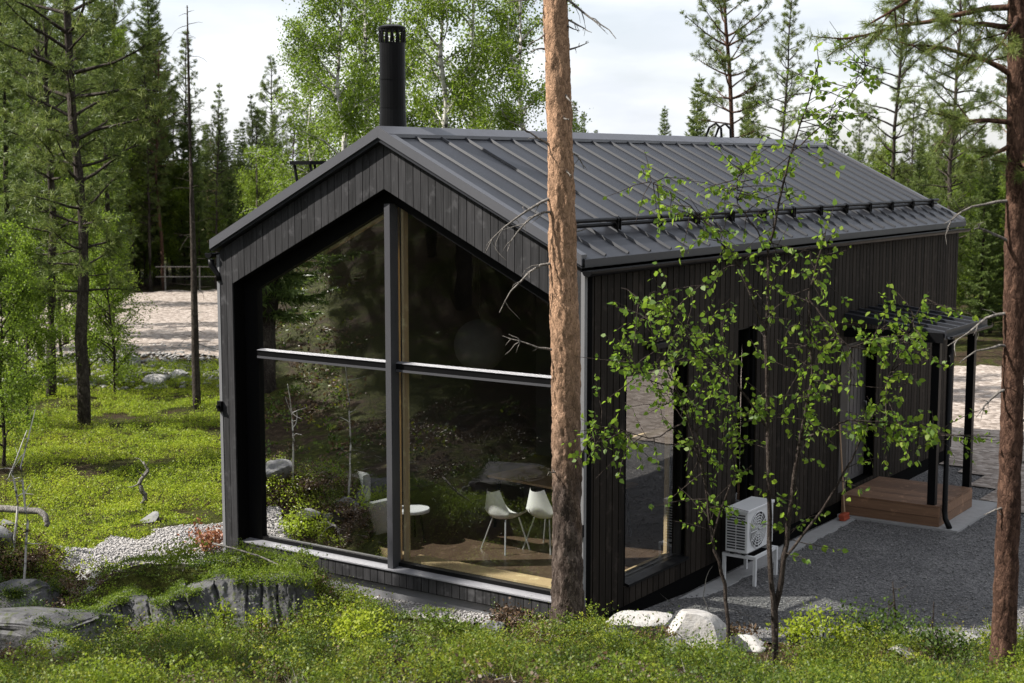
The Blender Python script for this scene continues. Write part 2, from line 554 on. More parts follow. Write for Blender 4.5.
# ------------------------------------------------------------------ world, sun, camera
w = bpy.data.worlds.new('World'); SC.world = w; w.use_nodes = True
nt = w.node_tree; nt.nodes.clear()
out = nt.nodes.new('ShaderNodeOutputWorld'); bg = nt.nodes.new('ShaderNodeBackground')
sky = nt.nodes.new('ShaderNodeTexSky'); sky.sky_type = 'NISHITA'; sky.sun_disc = False
sky.sun_elevation = SUN_EL; sky.sun_rotation = math.atan2(math.cos(SUN_AZ), math.sin(SUN_AZ))
sky.air_density = 1.0; sky.dust_density = 1.4
tc = nt.nodes.new('ShaderNodeTexCoord'); mp = nt.nodes.new('ShaderNodeMapping'); mp.inputs['Scale'].default_value = (1, 1, 2.6)
mp.inputs['Location'].default_value = (.3, .1, .25)
nz = nt.nodes.new('ShaderNodeTexNoise'); nz.inputs['Scale'].default_value = 2.6; nz.inputs['Detail'].default_value = 7; nz.inputs['Roughness'].default_value = .52
nt.links.new(tc.outputs['Generated'], mp.inputs[0]); nt.links.new(mp.outputs[0], nz.inputs['Vector'])
rp = nt.nodes.new('ShaderNodeValToRGB')
rp.color_ramp.elements[0].position = .36; rp.color_ramp.elements[0].color = (.42, .42, .42, 1)
rp.color_ramp.elements[1].position = .60; rp.color_ramp.elements[1].color = (1, 1, 1, 1)
nt.links.new(nz.outputs['Fac'], rp.inputs[0])
nz2 = nt.nodes.new('ShaderNodeTexNoise'); nz2.inputs['Scale'].default_value = 4.1; nz2.inputs['Detail'].default_value = 6
mp2 = nt.nodes.new('ShaderNodeMapping'); mp2.inputs['Scale'].default_value = (1, 1, 4.2); mp2.inputs['Location'].default_value = (1.3, .4, 0)
nt.links.new(tc.outputs['Generated'], mp2.inputs[0]); nt.links.new(mp2.outputs[0], nz2.inputs['Vector'])
rc = nt.nodes.new('ShaderNodeValToRGB')
CLOUD = 8.7
rc.color_ramp.elements[0].position = .36; rc.color_ramp.elements[0].color = (CLOUD * .70, CLOUD * .735, CLOUD * .80, 1)
rc.color_ramp.elements[1].position = .60; rc.color_ramp.elements[1].color = (CLOUD, CLOUD * 1.01, CLOUD * 1.04, 1)
nt.links.new(nz2.outputs['Fac'], rc.inputs[0])
mx = nt.nodes.new('ShaderNodeMix'); mx.data_type = 'RGBA'
nt.links.new(rp.outputs[0], mx.inputs[0]); nt.links.new(sky.outputs[0], mx.inputs[6]); nt.links.new(rc.outputs[0], mx.inputs[7])
nt.links.new(mx.outputs[2], bg.inputs[0]); bg.inputs[1].default_value = 0.075
nt.links.new(bg.outputs[0], out.inputs[0])

sl = bpy.data.lights.new('sun', 'SUN'); sl.energy = 5.0; sl.angle = math.radians(.55); sl.color = (1, .955, .89)
so = bpy.data.objects.new('sun', sl); COL.objects.link(so)
sd = Vector((math.cos(SUN_AZ) * math.cos(SUN_EL), math.sin(SUN_AZ) * math.cos(SUN_EL), math.sin(SUN_EL)))
so.rotation_euler = sd.to_track_quat('Z', 'Y').to_euler(); so.location = sd * 60

cd = bpy.data.cameras.new('camera'); co = bpy.data.objects.new('camera', cd); COL.objects.link(co)
cd.sensor_width = 36; cd.lens = 36 * FPX / 1024; cd.clip_end = 3000; cd.clip_start = .1
co.location = CAM
co.rotation_euler = (math.pi / 2 - PIT, 0, YAW)
cd.dof.use_dof = True; cd.dof.focus_distance = 18.5; cd.dof.aperture_fstop = 2.8
SC.camera = co
SC.view_settings.view_transform = 'Standard'; SC.view_settings.look = 'None'; SC.view_settings.gamma = 1
SC.view_settings.exposure = 1.02
SC.cycles.max_bounces = 7; SC.cycles.transparent_max_bounces = 10; SC.cycles.diffuse_bounces = 3
SC.cycles.use_denoising = True
SC.cycles.sample_clamp_indirect = 6; SC.cycles.caustics_reflective = False; SC.cycles.caustics_refractive = False


# ------------------------------------------------------------------ ground sheets
def axis_pts(lo, hi, step, far):
    a = np.arange(lo, hi + 1e-6, step)
    g, s, v = [], step, hi
    while v < far:
        s *= 1.18; v += s; g.append(v)
    b, s, v = [], step, lo
    while v > -far:
        s *= 1.18; v -= s; b.append(v)
    return np.concatenate([b[::-1], a, g])


def sheet(name, xs, ys, mat, lift=0, mask=None, sink=None, kind='structure'):
    X, Y = np.meshgrid(xs, ys)
    Z = h(X, Y) + lift
    if sink is not None: Z = Z + sink(X, Y)
    V = np.stack([X, Y, Z], -1).reshape(-1, 3)
    nx, ny = len(xs), len(ys)
    i = (np.arange(ny - 1)[:, None] * nx + np.arange(nx - 1)[None]).ravel()
    F = np.stack([i, i + 1, i + 1 + nx, i + nx], -1)
    if mask is not None:
        cx, cy = V[F, 0].mean(1), V[F, 1].mean(1)
        F = F[mask(cx, cy)]
        used, inv = np.unique(F, return_inverse=True)
        V = V[used]; F = inv.reshape(F.shape)
    o = np_mesh(name, V, F, mat, smooth=True)
    return tag(o, kind=kind)


def in_house(x, y, g=0.0):
    return (x > -5.62 - g) & (x < .02 + g) & (y > -.02 - g) & (y < 13.2 + g)


def yard_m(x, y):
    e = vnoise(x, y, 1.6, 8) * .35 + vnoise(x, y, .4, 9) * .1
    d, l = dl(x, y)
    return (x > -.1) & (d + e > 16.35 - .95 * sstep(1.2, 2.6, l)) & (d < 38 + e - 18.5 * sstep(10, 13, l)) & (x < 12) & ~in_house(x, y, -.3)


def wgrav_m(x, y):
    e = vnoise(x, y, .9, 12) * .45 + vnoise(x, y, .3, 13) * .15
    d, l = dl(x, y)
    a = (y > -.95 + e) & (y < .3) & (x > -7.6 + e) & (x < .3)
    b = (x > -7.7 + e) & (x < -5.4) & (y > -1.3) & (y < 2.4 + e)
    c = (d > 18.05 + abs(e) * .5 + .6 * sstep(-3.9, -5.0, l)) & (l > -5.9) & (l < -1.9) & (y < .3)
    on_bench = (l > -5.7) & (l < -1.9) & (d < 18.2 + .55 * sstep(-3.6, -4.6, l))
    return (a | b | c) & (d > 16.9 - e * .4) & ~on_bench


def sand_m(x, y):
    e = vnoise(x, y, 3, 15) * .12 + vnoise(x, y, .8, 16) * .06
    return sand_mask(x, y) + e > .5


def ground_sink(X, Y):
    return -(0.10 * ((X > -5.4) & (X < -.2) & (Y > .2) & (Y < 13)))


sheet('ground', axis_pts(-24, 9, .16, 700), axis_pts(-14, 16, .16, 700), M['ground'], sink=ground_sink)
sheet('gravel_yard', np.arange(-.1, 12.1, .12), np.arange(-3.5, 36, .12), M['yard'], .022, yard_m)
sheet('gravel_strip', np.arange(-8.4, .4, .07), np.arange(-3.2, 3.0, .07), M['white_gravel'], .030, wgrav_m)
sheet('sandy_road', np.arange(-70, 14, .5), np.arange(2, 62, .5), M['sand'], .05, sand_m)

# ------------------------------------------------------------------ the house
ZE, ZR, XM, SL = 4.48, 5.90, -2.80, 0.497
LEN = 13.2


def rz(x):
    """top of the roof"""
    return ZR - SL * abs(x - XM)


HOUSE = empty('cabin', (0, 0, 0), label='black timber cabin with a charcoal metal gable roof and a tall four pane gable window', cat='house')
OPN = lambda x: 5.22 - .49 * abs(x - XM)      # upper edge of the gable opening
XL, XR = -5.36, -.24

# gable wall: backing ring + boards
mb = MB()
T0, T1 = .024, .24
for x0, x1 in ((-5.6, XL), (XR, 0)):
    zt0, zt1 = rz(x0) - .13, rz(x1) - .13
    mb.prism([(x0, .29), (x1, .29), (x1, zt1), (x0, zt0)], 1, T0, T1, 1)
for x0, x1 in ((XL, XM), (XM, XR)):
    mb.prism([(x0, OPN(x0)), (x1, OPN(x1)), (x1, rz(x1) - .13), (x0, rz(x0) - .13)], 1, T0, T1, 1)
n = 50; st = 5.6 / n
for i in range(n):
    x0, x1 = -5.6 + i * st + .004, -5.6 + (i + 1) * st - .004
    top = lambda x: rz(x) - .128
    bot = (lambda x: .285) if (x1 < XL + .03 or x0 > XR - .03) else (lambda x: OPN(x) - .006)
    j = random.uniform(-.002, .002)
    mb.hexa([(x0, j, bot(x0)), (x1, j, bot(x1)), (x1, T0 - .001, bot(x1)), (x0, T0 - .001, bot(x0)),
             (x0, j, top(x0)), (x1, j, top(x1)), (x1, T0 - .001, top(x1)), (x0, T0 - .001, top(x0))], 0)
mb.build('gable_wall', [M['clad'], M['lining']], HOUSE)

# apron of short boards under the window, with its sheet sill on top
mb = MB()
mb.box((XL, .10, .27), (XR, .24, .485), 1)
n = 44; st = (XR - XL) / n
for i in range(n):
    mb.box((XL + i * st + .005, .078, .285), (XL + (i + 1) * st - .005, .099, .482), 0)
mb.build('window_apron', [M['clad'], M['lining']], HOUSE)

# plinth
mb = MB()
mb.box((-5.585, .015, -.25), (XL + .02, .3, .283))
mb.box((XR - .02, .015, -.25), (-.015, .3, .283))
mb.box((XL + .021, .16, -.25), (XR - .021, .32, .25))
mb.box((-5.58, .301, -.25), (-5.5, 13.18, .255))
mb.box((-5.499, 13.1, -.25), (-.091, 13.18, .255))
mb.build('plinth', M['concrete'], HOUSE)
mb = MB(); mb.box((-.09, .301, -.25), (-.018, 13.18, .255)); mb.build('dark_plinth', M['lining'], HOUSE)  # yard side of the plinth, the shade on it put into the colour

# corner trims on the gable's outer edges
for x0, x1 in ((-5.65, -5.602), (.002, .05)):
    mb = MB(); mb.box((x0, -.008, .28), (x1, .05, ZE - .16))
    t = mb.build('corner_trim', M['trim'], HOUSE)
    for z in ((2.25, 1.4) if x0 > -1 else (2.30,)):
        mb = MB(); mb.box((x0 - .012, -.05, z - .07), (x1 + .012, -.0085, z + .07)); mb.box((x0 + .01, -.09, z - .02), (x1 - .01, -.0505, z + .02))
        mb.build('trim_clip', M['black'], t)


# side walls
def side_wall(name, xout, sgn, holes, mat, boards=True):
    """wall along y; sgn +1 faces +x. holes: (y0,y1,z0,z1)"""
    mb = MB()
    ztop = ZE - .15
    xa, xb = xout - sgn * .024, xout - sgn * .24
    ys = sorted({0.241, LEN} | {v for q in holes for v in q[:2]})
    for a, b in zip(ys[:-1], ys[1:]):
        segs = [(.26, ztop)]
        for y0, y1, z0, z1 in holes:
            if y0 <= a + 1e-6 and y1 >= b - 1e-6:
                new = []
                for s0, s1 in segs:
                    if z0 > s0: new.append((s0, min(s1, z0)))
                    if z1 < s1: new.append((max(s0, z1), s1))
                segs = new
        for s0, s1 in segs:
            mb.box((xa, a, s0), (xb, b, s1), 1)
    n = int(LEN / .142); st = LEN / n
    for i in range(n):
        a, b = i * st + .009, (i + 1) * st - .009
        segs = [(.262, ztop)]
        for y0, y1, z0, z1 in holes:
            if (a + b) / 2 > y0 and (a + b) / 2 < y1:
                segs = [(.262, z0 - .002), (z1 + .002, ztop)]
        for s0, s1 in segs:
            if s1 - s0 > .03:
                j = random.uniform(-.002, .002)
                mb.box((xout + j, a, s0), (xout - sgn * .0235, b, s1), 0)
    return mb.build(name, [mat, M['lining']], HOUSE)


WIN = (1.07, 2.62, .50, 3.04)
SLIT = (4.02, 4.52, .60, 3.32)
DOOR = (7.95, 9.25, .42, 2.72)
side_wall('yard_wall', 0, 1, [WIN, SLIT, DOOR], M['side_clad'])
side_wall('forest_wall', -5.6, -1, [], M['clad'])
mb = MB()
mb.prism([(-5.36, .26), (-.241, .26), (-.241, rz(-.24) - .13), (XM, ZR - .13), (-5.36, rz(-5.36) - .13)], 1, LEN - .24, LEN - .001)
mb.build('rear_wall', M['clad'], HOUSE)

# roof
mb = MB()
OV, Y0, Y1 = .06, -.10, LEN + .12
for sg in (-1, 1):
    xe = XM + sg * (2.8 + OV)
    mb.prism([(XM, ZR), (xe, rz(xe)), (xe, rz(xe) - .11), (XM, ZR - .125)] if sg > 0 else
             [(XM - .0005, ZR), (XM - .0005, ZR - .125), (xe, rz(xe) - .11), (xe, rz(xe))], 1, Y0 + .012, Y1)
ROOF = mb.build('roof', M['roof'], HOUSE)
ct, sn = 1 / math.hypot(1, SL), SL / math.hypot(1, SL)
# standing seams (surface pattern of the sheets)
mb = MB()
for sg in (-1, 1):
    k = 0
    y = .42
    while y < LEN:
        for (u0, u1) in ((.12, 3.19),):
            def P(u, yy, hh):
                return (XM + sg * (u * ct + hh * sn), yy, ZR - u * sn + hh * ct)
            w0, w1, hh = .020, .010, .030
            vs = [P(u0, y - w0, .001), P(u0, y + w0, .001), P(u1, y + w0, .001), P(u1, y - w0, .001),
                  P(u0, y - w1, hh), P(u0, y + w1, hh), P(u1, y + w1, hh), P(u1, y - w1, hh)]
            mb.hexa(vs if sg > 0 else [vs[i] for i in (1, 0, 3, 2, 5, 4, 7, 6)])
        y += .515
mb.build('roof_seams', M['roof'], ROOF)
# ridge cap
mb = MB()
mb.prism([(XM - .17, ZR - .17 * SL + .052), (XM, ZR + .062), (XM + .17, ZR - .17 * SL + .052), (XM + .175, ZR - .175 * SL + .012), (XM, ZR + .02), (XM - .175, ZR - .175 * SL + .012)], 1, Y0 - .01, Y1 + .01)
mb.build('ridge_cap', M['flash'], ROOF)
# verge flashing
for yy0, yy1 in ((Y0 - .012, Y0 + .10), (Y1 - .10, Y1 + .012)):
    mb = MB()
    for sg in (-1, 1):
        xe = XM + sg * (2.8 + OV + .01)
        a = [(XM + sg * .0005, ZR + .046), (xe, rz(xe) + .046), (xe, rz(xe) - .075), (XM + sg * .0005, ZR - .075)]
        mb.prism(a if sg > 0 else a[::-1], 1, yy0, yy1)
    mb.build('verge_flashing', M['flash'], ROOF)
# snow guard on the yard slope
mb = MB()
U = 2.62


def RP(u, y, hh=0.0):
    return (XM + u * ct + hh * sn, y, ZR - u * sn + hh * ct)


for du, hh in ((0, .135), (.0, .07)):
    mb.tube([RP(U + du, .15, hh), RP(U + du, LEN - .05, hh)], .026, 8)
y = .42
while y < LEN:
    for sy in (-.03, .03):
        p = [RP(U - .11, y + sy, .03), RP(U - .08, y + sy, .07), RP(U - .02, y + sy, .165), RP(U + .03, y + sy, .16), RP(U + .09, y + sy, .03)]
        q = [RP(U - .11, y + sy + .012, .03), RP(U - .08, y + sy + .012, .07), RP(U - .02, y + sy + .012, .165), RP(U + .03, y + sy + .012, .16), RP(U + .09, y + sy + .012, .03)]
        mb.add(p + q, [(4, 3, 2, 1, 0), (5, 6, 7, 8, 9)] + [(i, (i + 1) % 5, 5 + (i + 1) % 5, 5 + i) for i in range(5)])
    y += .515 * 2
mb.build('snow_guard', M['black'], ROOF)
# gutters and eave flashing
for sg, yy in ((1, 0), (-1, 0)):
    mb = MB()
    xe = XM + sg * (2.8 + OV)
    zc = rz(xe) - .14
    pr = []
    for k in range(9):
        a = math.pi * k / 8
        pr.append((xe + sg * .065 - math.cos(a) * .065, zc - math.sin(a) * .065))
    inner = [(xe + sg * .065 - math.cos(math.pi * k / 8) * .055, zc - math.sin(math.pi * k / 8) * .055) for k in range(8, -1, -1)]
    mb.prism(pr + inner, 1, Y0 + .02, Y1 - .02)
    mb.prism([(xe + sg * .065 - math.cos(math.pi * k / 8) * .064, zc - math.sin(math.pi * k / 8) * .064) for k in range(9)], 1, Y0 + .015, Y0 + .0199)
    g = mb.build('gutter', M['black'], ROOF)
    mb = MB()
    mb.prism([(xe - sg * .02, rz(xe) + .014), (xe + sg * .035, rz(xe) - .012), (xe + sg * .035, rz(xe) - .10), (xe + sg * .028, rz(xe) - .10), (xe + sg * .028, rz(xe) - .016), (xe - sg * .02, rz(xe) + .008)], 1, Y0 + .02, Y1 - .02)
    mb.build('eave_flashing', M['roof'], ROOF)
# small gutter elbow on the gable's left corner
mb = MB()
xe = XM - 2.86
mb.tube([(xe - .065, -.03, ZE - .22), (xe - .065, -.03, ZE - .30), (xe + .03, .0, ZE - .42), (xe + .05, .0, ZE - .5)], .04, 10)
mb.build('gutter_elbow', M['black'], HOUSE, True)
# chimney with flared foot, slotted cowl and cap
mb = MB()
cz = ZR - .30
mb.lathe([(.19, -.25), (.19, .12), (.175, .30), (.160, .62), (.160, 1.40)], 28)
mb.lathe([(.165, .60), (.165, .615)], 28); mb.lathe([(.165, .95), (.165, .965)], 28)
CH = mb.build('chimney', M['black'], ROOF, False, loc=(XM - .35, .62, cz))
mb = MB()
for k in range(14):
    a = 2 * math.pi * k / 14
    for b in (-.11, .11):
        pts = [(.157 * math.cos(a + b), .157 * math.sin(a + b), 1.402), (.157 * math.cos(a), .157 * math.sin(a), 1.56)]
        mb.tube(pts, .014, 5)
mb.lathe([(.162, 1.54), (.162, 1.57)], 28); mb.lathe([(.172, 1.5705), (.172, 1.592), (.10, 1.618), (.02, 1.625)], 28)
mb.build('cowl', M['black'], CH)
# roof ladder and sweep's platform on the far slope, hooks over the ridge
mb = MB()
for yy in (8.75, 9.10):
    pts = [(XM - 2.6, yy, rz(XM - 2.6) + .12), (XM - .15, yy, rz(XM - .15) + .12), (XM - .08, yy, ZR + .22), (XM + .04, yy, ZR + .29), (XM + .14, yy, ZR + .2), (XM + .15, yy, ZR + .05)]
    mb.tube(pts, .022, 8)
for k in range(8):
    x = XM - .3 - k * .3
    mb.tube([(x, 8.75, rz(x) + .12), (x, 9.10, rz(x) + .12)], .014, 6)
mb.build('roof_ladder', M['black'], ROOF)
mb = MB()
zz = 5.50
mb.box((-5.02, .75, zz), (-4.66, 1.25, zz + .05))
for yy in (.80, 1.20):
    for xx in (-4.98, -4.70):
        mb.tube([(xx, yy, zz), (xx + .12, yy, rz(xx + .12) + .005)], .02, 6)
mb.build('sweep_platform', M['black'], ROOF)

# --- the big gable window
YF = .205
ZS, ZT = .55, 3.05
GF = lambda x: OPN(x) - .20
gx0, gx1 = -5.13, -.47
mb = MB()
# outer frame
for x0, x1 in ((XL, gx0), (gx1, XR)):
    mb.prism([(x0, .50), (x1, .50), (x1, OPN(x1)), (x0, OPN(x0))], 1, YF, YF + .10)
for x0, x1 in ((gx0, XM), (XM, gx1)):
    mb.prism([(x0, GF(x0)), (x1, GF(x1)), (x1, OPN(x1)), (x0, OPN(x0))], 1, YF, YF + .10)
mb.box((gx0, YF, .50), (gx1, YF + .10, ZS))
WINF = mb.build('gable_window', M['black'], HOUSE)
mb = MB()
xm0, xm1 = XM - .075, XM + .01
mb.box((xm0, .09, .492), (xm1, .25, OPN(XM) - .19))
mb.build('mullion', M['mullion'], WINF)
mb = MB()
for x0, x1 in ((gx0, xm0 - .001), (xm1 + .001, gx1)):
    mb.box((x0, .188, ZT - .055), (x1, .25, ZT + .02), 0)
    mb.prism([(.172, ZT + .021), (.25, ZT + .040), (.25, ZT + .021)], 0, x0, x1, 1)
    mb.box((x0, .178, ZT - .084), (x1, .25, ZT - .056), 2)
mb.build('transom', [M['black'], M['sillmetal'], M['mullion']], WINF)
mb = MB()
mb.prism([(.055, .486), (.203, .500), (.203, .488), (.055, .470)], 0, XL + .003, XR - .003)
mb.build('sill', M['sillmetal'], WINF)
# pale timber inside of the frame, seen through the panes
mb = MB()
for x0, dp in ((gx0 + .002, .30), (xm1 + .005, .19)):
    mb.prism([(x0, ZS), (x0 + .035, ZS), (x0 + .035, GF(x0 + .035)), (x0, GF(x0))], 1, YF + .10, YF + dp)
for x1 in (xm0 - .005, gx1 - .002):
    mb.prism([(x1 - .035, ZS), (x1, ZS), (x1, GF(x1)), (x1 - .035, GF(x1 - .035))], 1, YF + .10, YF + .19)
for x0, x1 in ((gx0 + .04, xm0 - .045), (xm1 + .045, gx1 - .04)):
    mb.box((x0, YF + .10, ZS - .04), (x1, YF + .38, ZS + .025))
    mb.box((x0, YF + .10, ZT - .07), (x1, YF + .25, ZT - .02))
    a, b = x0, x1
    mb.prism([(a, GF(a) - .035), (b, GF(b) - .035), (b, GF(b)), (a, GF(a))], 1, YF + .10, YF + .17)
mb.build('inner_frame', M['wood'], WINF)
for x0, x1 in ((gx0, xm0), (xm1, gx1)):
    mb = MB(); mb.prism([(x0, ZS), (x1, ZS), (x1, ZT - .055), (x0, ZT - .055)], 1, YF + .048, YF + .052)
    # single sheet pane: keep only the outer face
    mb.f = mb.f[:1]; mb.m = mb.m[:1]
    mb.build('pane', M['glass'], WINF)
    mb = MB(); mb.prism([(x0, ZT + .02), (x1, ZT + .02), (x1, GF(x1)), (x0, GF(x0))], 1, YF + .048, YF + .052)
    mb.f = mb.f[:1]; mb.m = mb.m[:1]
    mb.build('pane', M['glass'], WINF)

# --- yard side windows and door
for (y0, y1, z0, z1), nm in ((WIN, 'yard_window'), (SLIT, 'slit_window')):
    mb = MB()
    xf, xb = -.07, -.24
    f = .035
    mb.box((xf, y0, z0), (xb, y0 + f, z1)); mb.box((xf, y1 - f, z0), (xb, y1, z1))
    mb.box((xf, y0 + f, z1 - f), (xb, y1 - f, z1)); mb.box((xf, y0 + f, z0), (xb, y1 - f, z0 + f))
    W = mb.build(nm, M['black'], HOUSE)
    mb = MB()
    mb.prism([(-.069, z0 + .04), (.03, z0 + .012), (.03, z0 - .02), (-.069, z0 + .003)], 1, y0 + .003, y1 - .003)
    mb.build('sill', M['black'], W)
    mb = MB(); xg = -.105
    mb.add([(xg, y0 + f, z0 + f), (xg, y1 - f, z0 + f), (xg, y1 - f, z1 - f), (xg, y0 + f, z1 - f)], [(0, 1, 2, 3)])
    mb.build('pane', M['yard_glass'], W)
    mb = MB()
    mb.box((-.251, y1 - f - .05, z0 + f), (-.30, y1 - f, z1 - f)); mb.box((-.251, y0 + f, z0 + f - .03), (-.28, y1 - f - .061, z0 + f + .01))
    if nm == 'yard_window':
        mb.box((-.252, y0 + f, 2.12), (-.30, y1 - f - .061, 2.19))
    mb.build('inner_frame', M['wood'], W)
y0, y1, z0, z1 = DOOR
mb = MB()
mb.box((-.20, y0, z0), (-.25, y1, z1))
for k in range(7):
    yy = y0 + .12 + k * (y1 - y0 - .2) / 7
    mb.box((-.185, yy, z0 + .08), (-.1995, yy + .13, z1 - .1))
DO = mb.build('door', M['door'], HOUSE)
mb = MB(); mb.tube([(-.184, y1 - .16, 1.40), (-.12, y1 - .16, 1.40), (-.12, y1 - .16, 1.66), (-.184, y1 - .16, 1.66)], .012, 8)
mb.build('handle', M['chrome'], DO, True)
# grey brown panel beside the door
mb = MB(); mb.box((.002, 7.60, .42), (.028, 7.90, 2.72))
mb.build('side_panel', M['greydoor'], HOUSE)
# slim lamp box above the yard window
mb = MB(); mb.box((.002, 1.48, 3.30), (.10, 2.05, 3.37)); mb.box((.002, 1.70, 3.371), (.03, 1.84, 3.43))
mb.build('wall_lamp', M['black'], HOUSE, bevel=.008)

# porch roof, posts and downpipe
PX, PY0, PY1 = 1.58, 7.74, 9.72
mb = MB()
pzo, pzi = 3.03, 3.22
mb.prism([(.004, pzi), (PX, pzo), (PX, pzo - .09), (.004, pzi - .09)], 1, PY0, PY1)
yy = PY0 + .18
while yy < PY1:
    mb.prism([(.02, pzi + .001), (PX - .01, pzo + .003), (PX - .01, pzo + .04), (.02, pzi + .04)], 1, yy - .022, yy + .022)
    yy += .40
PR = mb.build('porch_roof', M['roof'], HOUSE)
mb = MB(); mb.box((PX + .003, PY0 - .02, pzo - .11), (PX + .022, PY1 + .02, pzo + .03)); mb.build('fascia', M['roof'], PR)
mb = MB(); mb.box((.01, PY0 - .024, pzo - .17), (PX - .02, PY0 - .001, pzo - .02)); mb.build('gable_fascia', M['black'], PR)
for yy in (PY0 + .14, PY1 - .14):
    mb = MB(); mb.box((PX - .22, yy - .06, .02), (PX - .10, yy + .06, pzo - .06))
    mb.build('porch_post', M['black'], HOUSE, bevel=.006)
mb = MB(); mb.box((.03, PY0 + .09, pzo - .16), (PX - .24, PY0 + .19, pzo - .10)); mb.box((PX - .21, PY0 + .22, pzo - .16), (PX - .11, PY1 - .22, pzo - .08))
mb.build('porch_beam', M['black'], HOUSE)
mb = MB()
xg = PX - .02
mb.tube([(PX + .04, PY0 + .14, 2.95), (PX + .04, PY0 + .14, .30), (PX + .06, PY0 + .12, .18), (PX + .16, PY0 + .02, .07)], .042, 12)
mb.build('downpipe', M['black'], HOUSE, True)
mb = MB()
pr_ = [(PX + .075 - math.cos(math.pi * k / 8) * .05, 2.97 - math.sin(math.pi * k / 8) * .05) for k in range(9)]
in_ = [(PX + .075 - math.cos(math.pi * k / 8) * .042, 2.97 - math.sin(math.pi * k / 8) * .042) for k in range(8, -1, -1)]
mb.prism(pr_ + in_, 1, PY0 - .02, PY1)
mb.build('porch_gutter', M['black'], HOUSE)

# --- inside: floor, ceiling lining, partition
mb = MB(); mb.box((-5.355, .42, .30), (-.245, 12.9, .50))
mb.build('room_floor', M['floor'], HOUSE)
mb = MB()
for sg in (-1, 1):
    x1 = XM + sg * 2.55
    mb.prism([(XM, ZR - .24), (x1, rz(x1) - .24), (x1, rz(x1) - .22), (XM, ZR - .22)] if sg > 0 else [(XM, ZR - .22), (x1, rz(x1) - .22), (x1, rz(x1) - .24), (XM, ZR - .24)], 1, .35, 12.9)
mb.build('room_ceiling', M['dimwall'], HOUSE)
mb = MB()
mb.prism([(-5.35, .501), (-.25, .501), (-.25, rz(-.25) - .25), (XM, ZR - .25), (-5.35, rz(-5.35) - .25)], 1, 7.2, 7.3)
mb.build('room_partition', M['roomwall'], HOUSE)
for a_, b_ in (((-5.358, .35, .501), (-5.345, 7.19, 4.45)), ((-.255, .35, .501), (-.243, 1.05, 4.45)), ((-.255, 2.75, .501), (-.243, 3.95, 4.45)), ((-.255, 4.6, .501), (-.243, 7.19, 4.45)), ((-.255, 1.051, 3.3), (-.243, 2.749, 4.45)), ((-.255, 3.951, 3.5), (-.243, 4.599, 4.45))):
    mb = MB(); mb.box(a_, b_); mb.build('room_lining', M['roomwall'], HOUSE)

# ------------------------------------------------------------------ furniture inside
FZ = .5


def chair(loc, rzv, label):
    t = empty('dining_chair', loc, rzv, label=label, cat='chair', group='white shell chairs by the dining table')
    mb = MB()
    prof = []
    for i in range(9):
        a = i / 8
        if a < .5:
            y, z = -.22 + a * 2 * .36, .455 - .03 * math.sin(a * 2 * math.pi)
        else:
            b = (a - .5) * 2
            y, z = .14 + .12 * b ** .6, .45 + .36 * b ** 1.2
        prof.append((y, z))
    nx = 8
    vs, fs = [], []
    for lay, off in ((0, 0), (1, -.014)):
        for i, (y, z) in enumerate(prof):
            wdt = .235 if i < 6 else .235 - .04 * (i - 5)
            for k in range(nx + 1):
                u = k / nx * 2 - 1
                e = abs(u) ** 2.4
                vs.append((u * wdt, y - (.07 * e if i > 4 else 0), z + (.10 * e if i < 5 else .03 * e) + off))
    N = 9 * (nx + 1)
    for i in range(8):
        for k in range(nx):
            a = i * (nx + 1) + k
            fs.append((a, a + 1, a + nx + 2, a + nx + 1)); fs.append((N + a, N + a + nx + 1, N + a + nx + 2, N + a + 1))
    mb.add(vs, fs)
    mb.build('seat_shell', M['chairshell'], t, True)
    for sx in (-1, 1):
        for sy in (-1, 1):
            mb = MB(); mb.tube([(sx * .12, sy * .12 - .03, .43), (sx * .23, sy * .22 - .02, 0)], .011, 6)
            mb.build('leg', M['chrome'], t)
    return t


chair((-2.16, 1.62, FZ), math.radians(168), 'white shell chair with thin splayed legs, fully seen behind the right pane')
chair((-1.72, 1.95, FZ), math.radians(175), 'white shell chair half hidden behind the big pine trunk')
chair((-.95, 4.35, FZ), math.radians(60), 'white shell chair behind the tall narrow pane of the yard side')
t = empty('dining_table', (-2.05, 2.85, FZ), 1.45, label='brown oak dining table behind the white chairs', cat='table')
mb = MB(); mb.box((-.48, -.95, .70), (.48, .95, .735)); mb.build('tabletop', M['tabletop'], t, bevel=.01)
for sx in (-1, 1):
    for sy in (-1, 1):
        mb = MB(); mb.tube([(sx * .38, sy * .8, .70), (sx * .42, sy * .86, 0)], .022, 8); mb.build('leg', M['black'], t)
t = empty('armchair', (-4.10, .88, FZ), math.radians(172), label='pale grey armchair with rounded arms behind the left pane', cat='armchair')
mb = MB(); mb.box((-.36, -.36, .14), (.36, .30, .42)); mb.build('seat', M['offwhite'], t, bevel=.05)
mb = MB(); mb.box((-.40, .25, .16), (.40, .44, .86)); mb.build('backrest', M['offwhite'], t, bevel=.07)
for sx in (-1, 1):
    mb = MB(); mb.box((sx * .36, -.38, .14), (sx * .48, .3, .60)); mb.build('armrest', M['offwhite'], t, bevel=.05)
    for q in ([(sx * .36, -.3, .15), (sx * .38, -.32, 0)], [(sx * .36, .35, .17), (sx * .38, .38, 0)]):
        mb = MB(); mb.tube(q, .018, 6); mb.build('leg', M['black'], t)
o = MB(); o.box((-.24, -.09, -.20), (.24, .09, .20))
tag(o.build('cushion', M['offwhite'], None, bevel=.08, loc=(-4.10, .94, FZ + .74), rotz=math.radians(172)), 'soft white cushion lying in the pale armchair', 'cushion')
t = empty('round_stool', (-3.42, 1.30, FZ), label='low round pale topped side table near the central mullion', cat='side table')
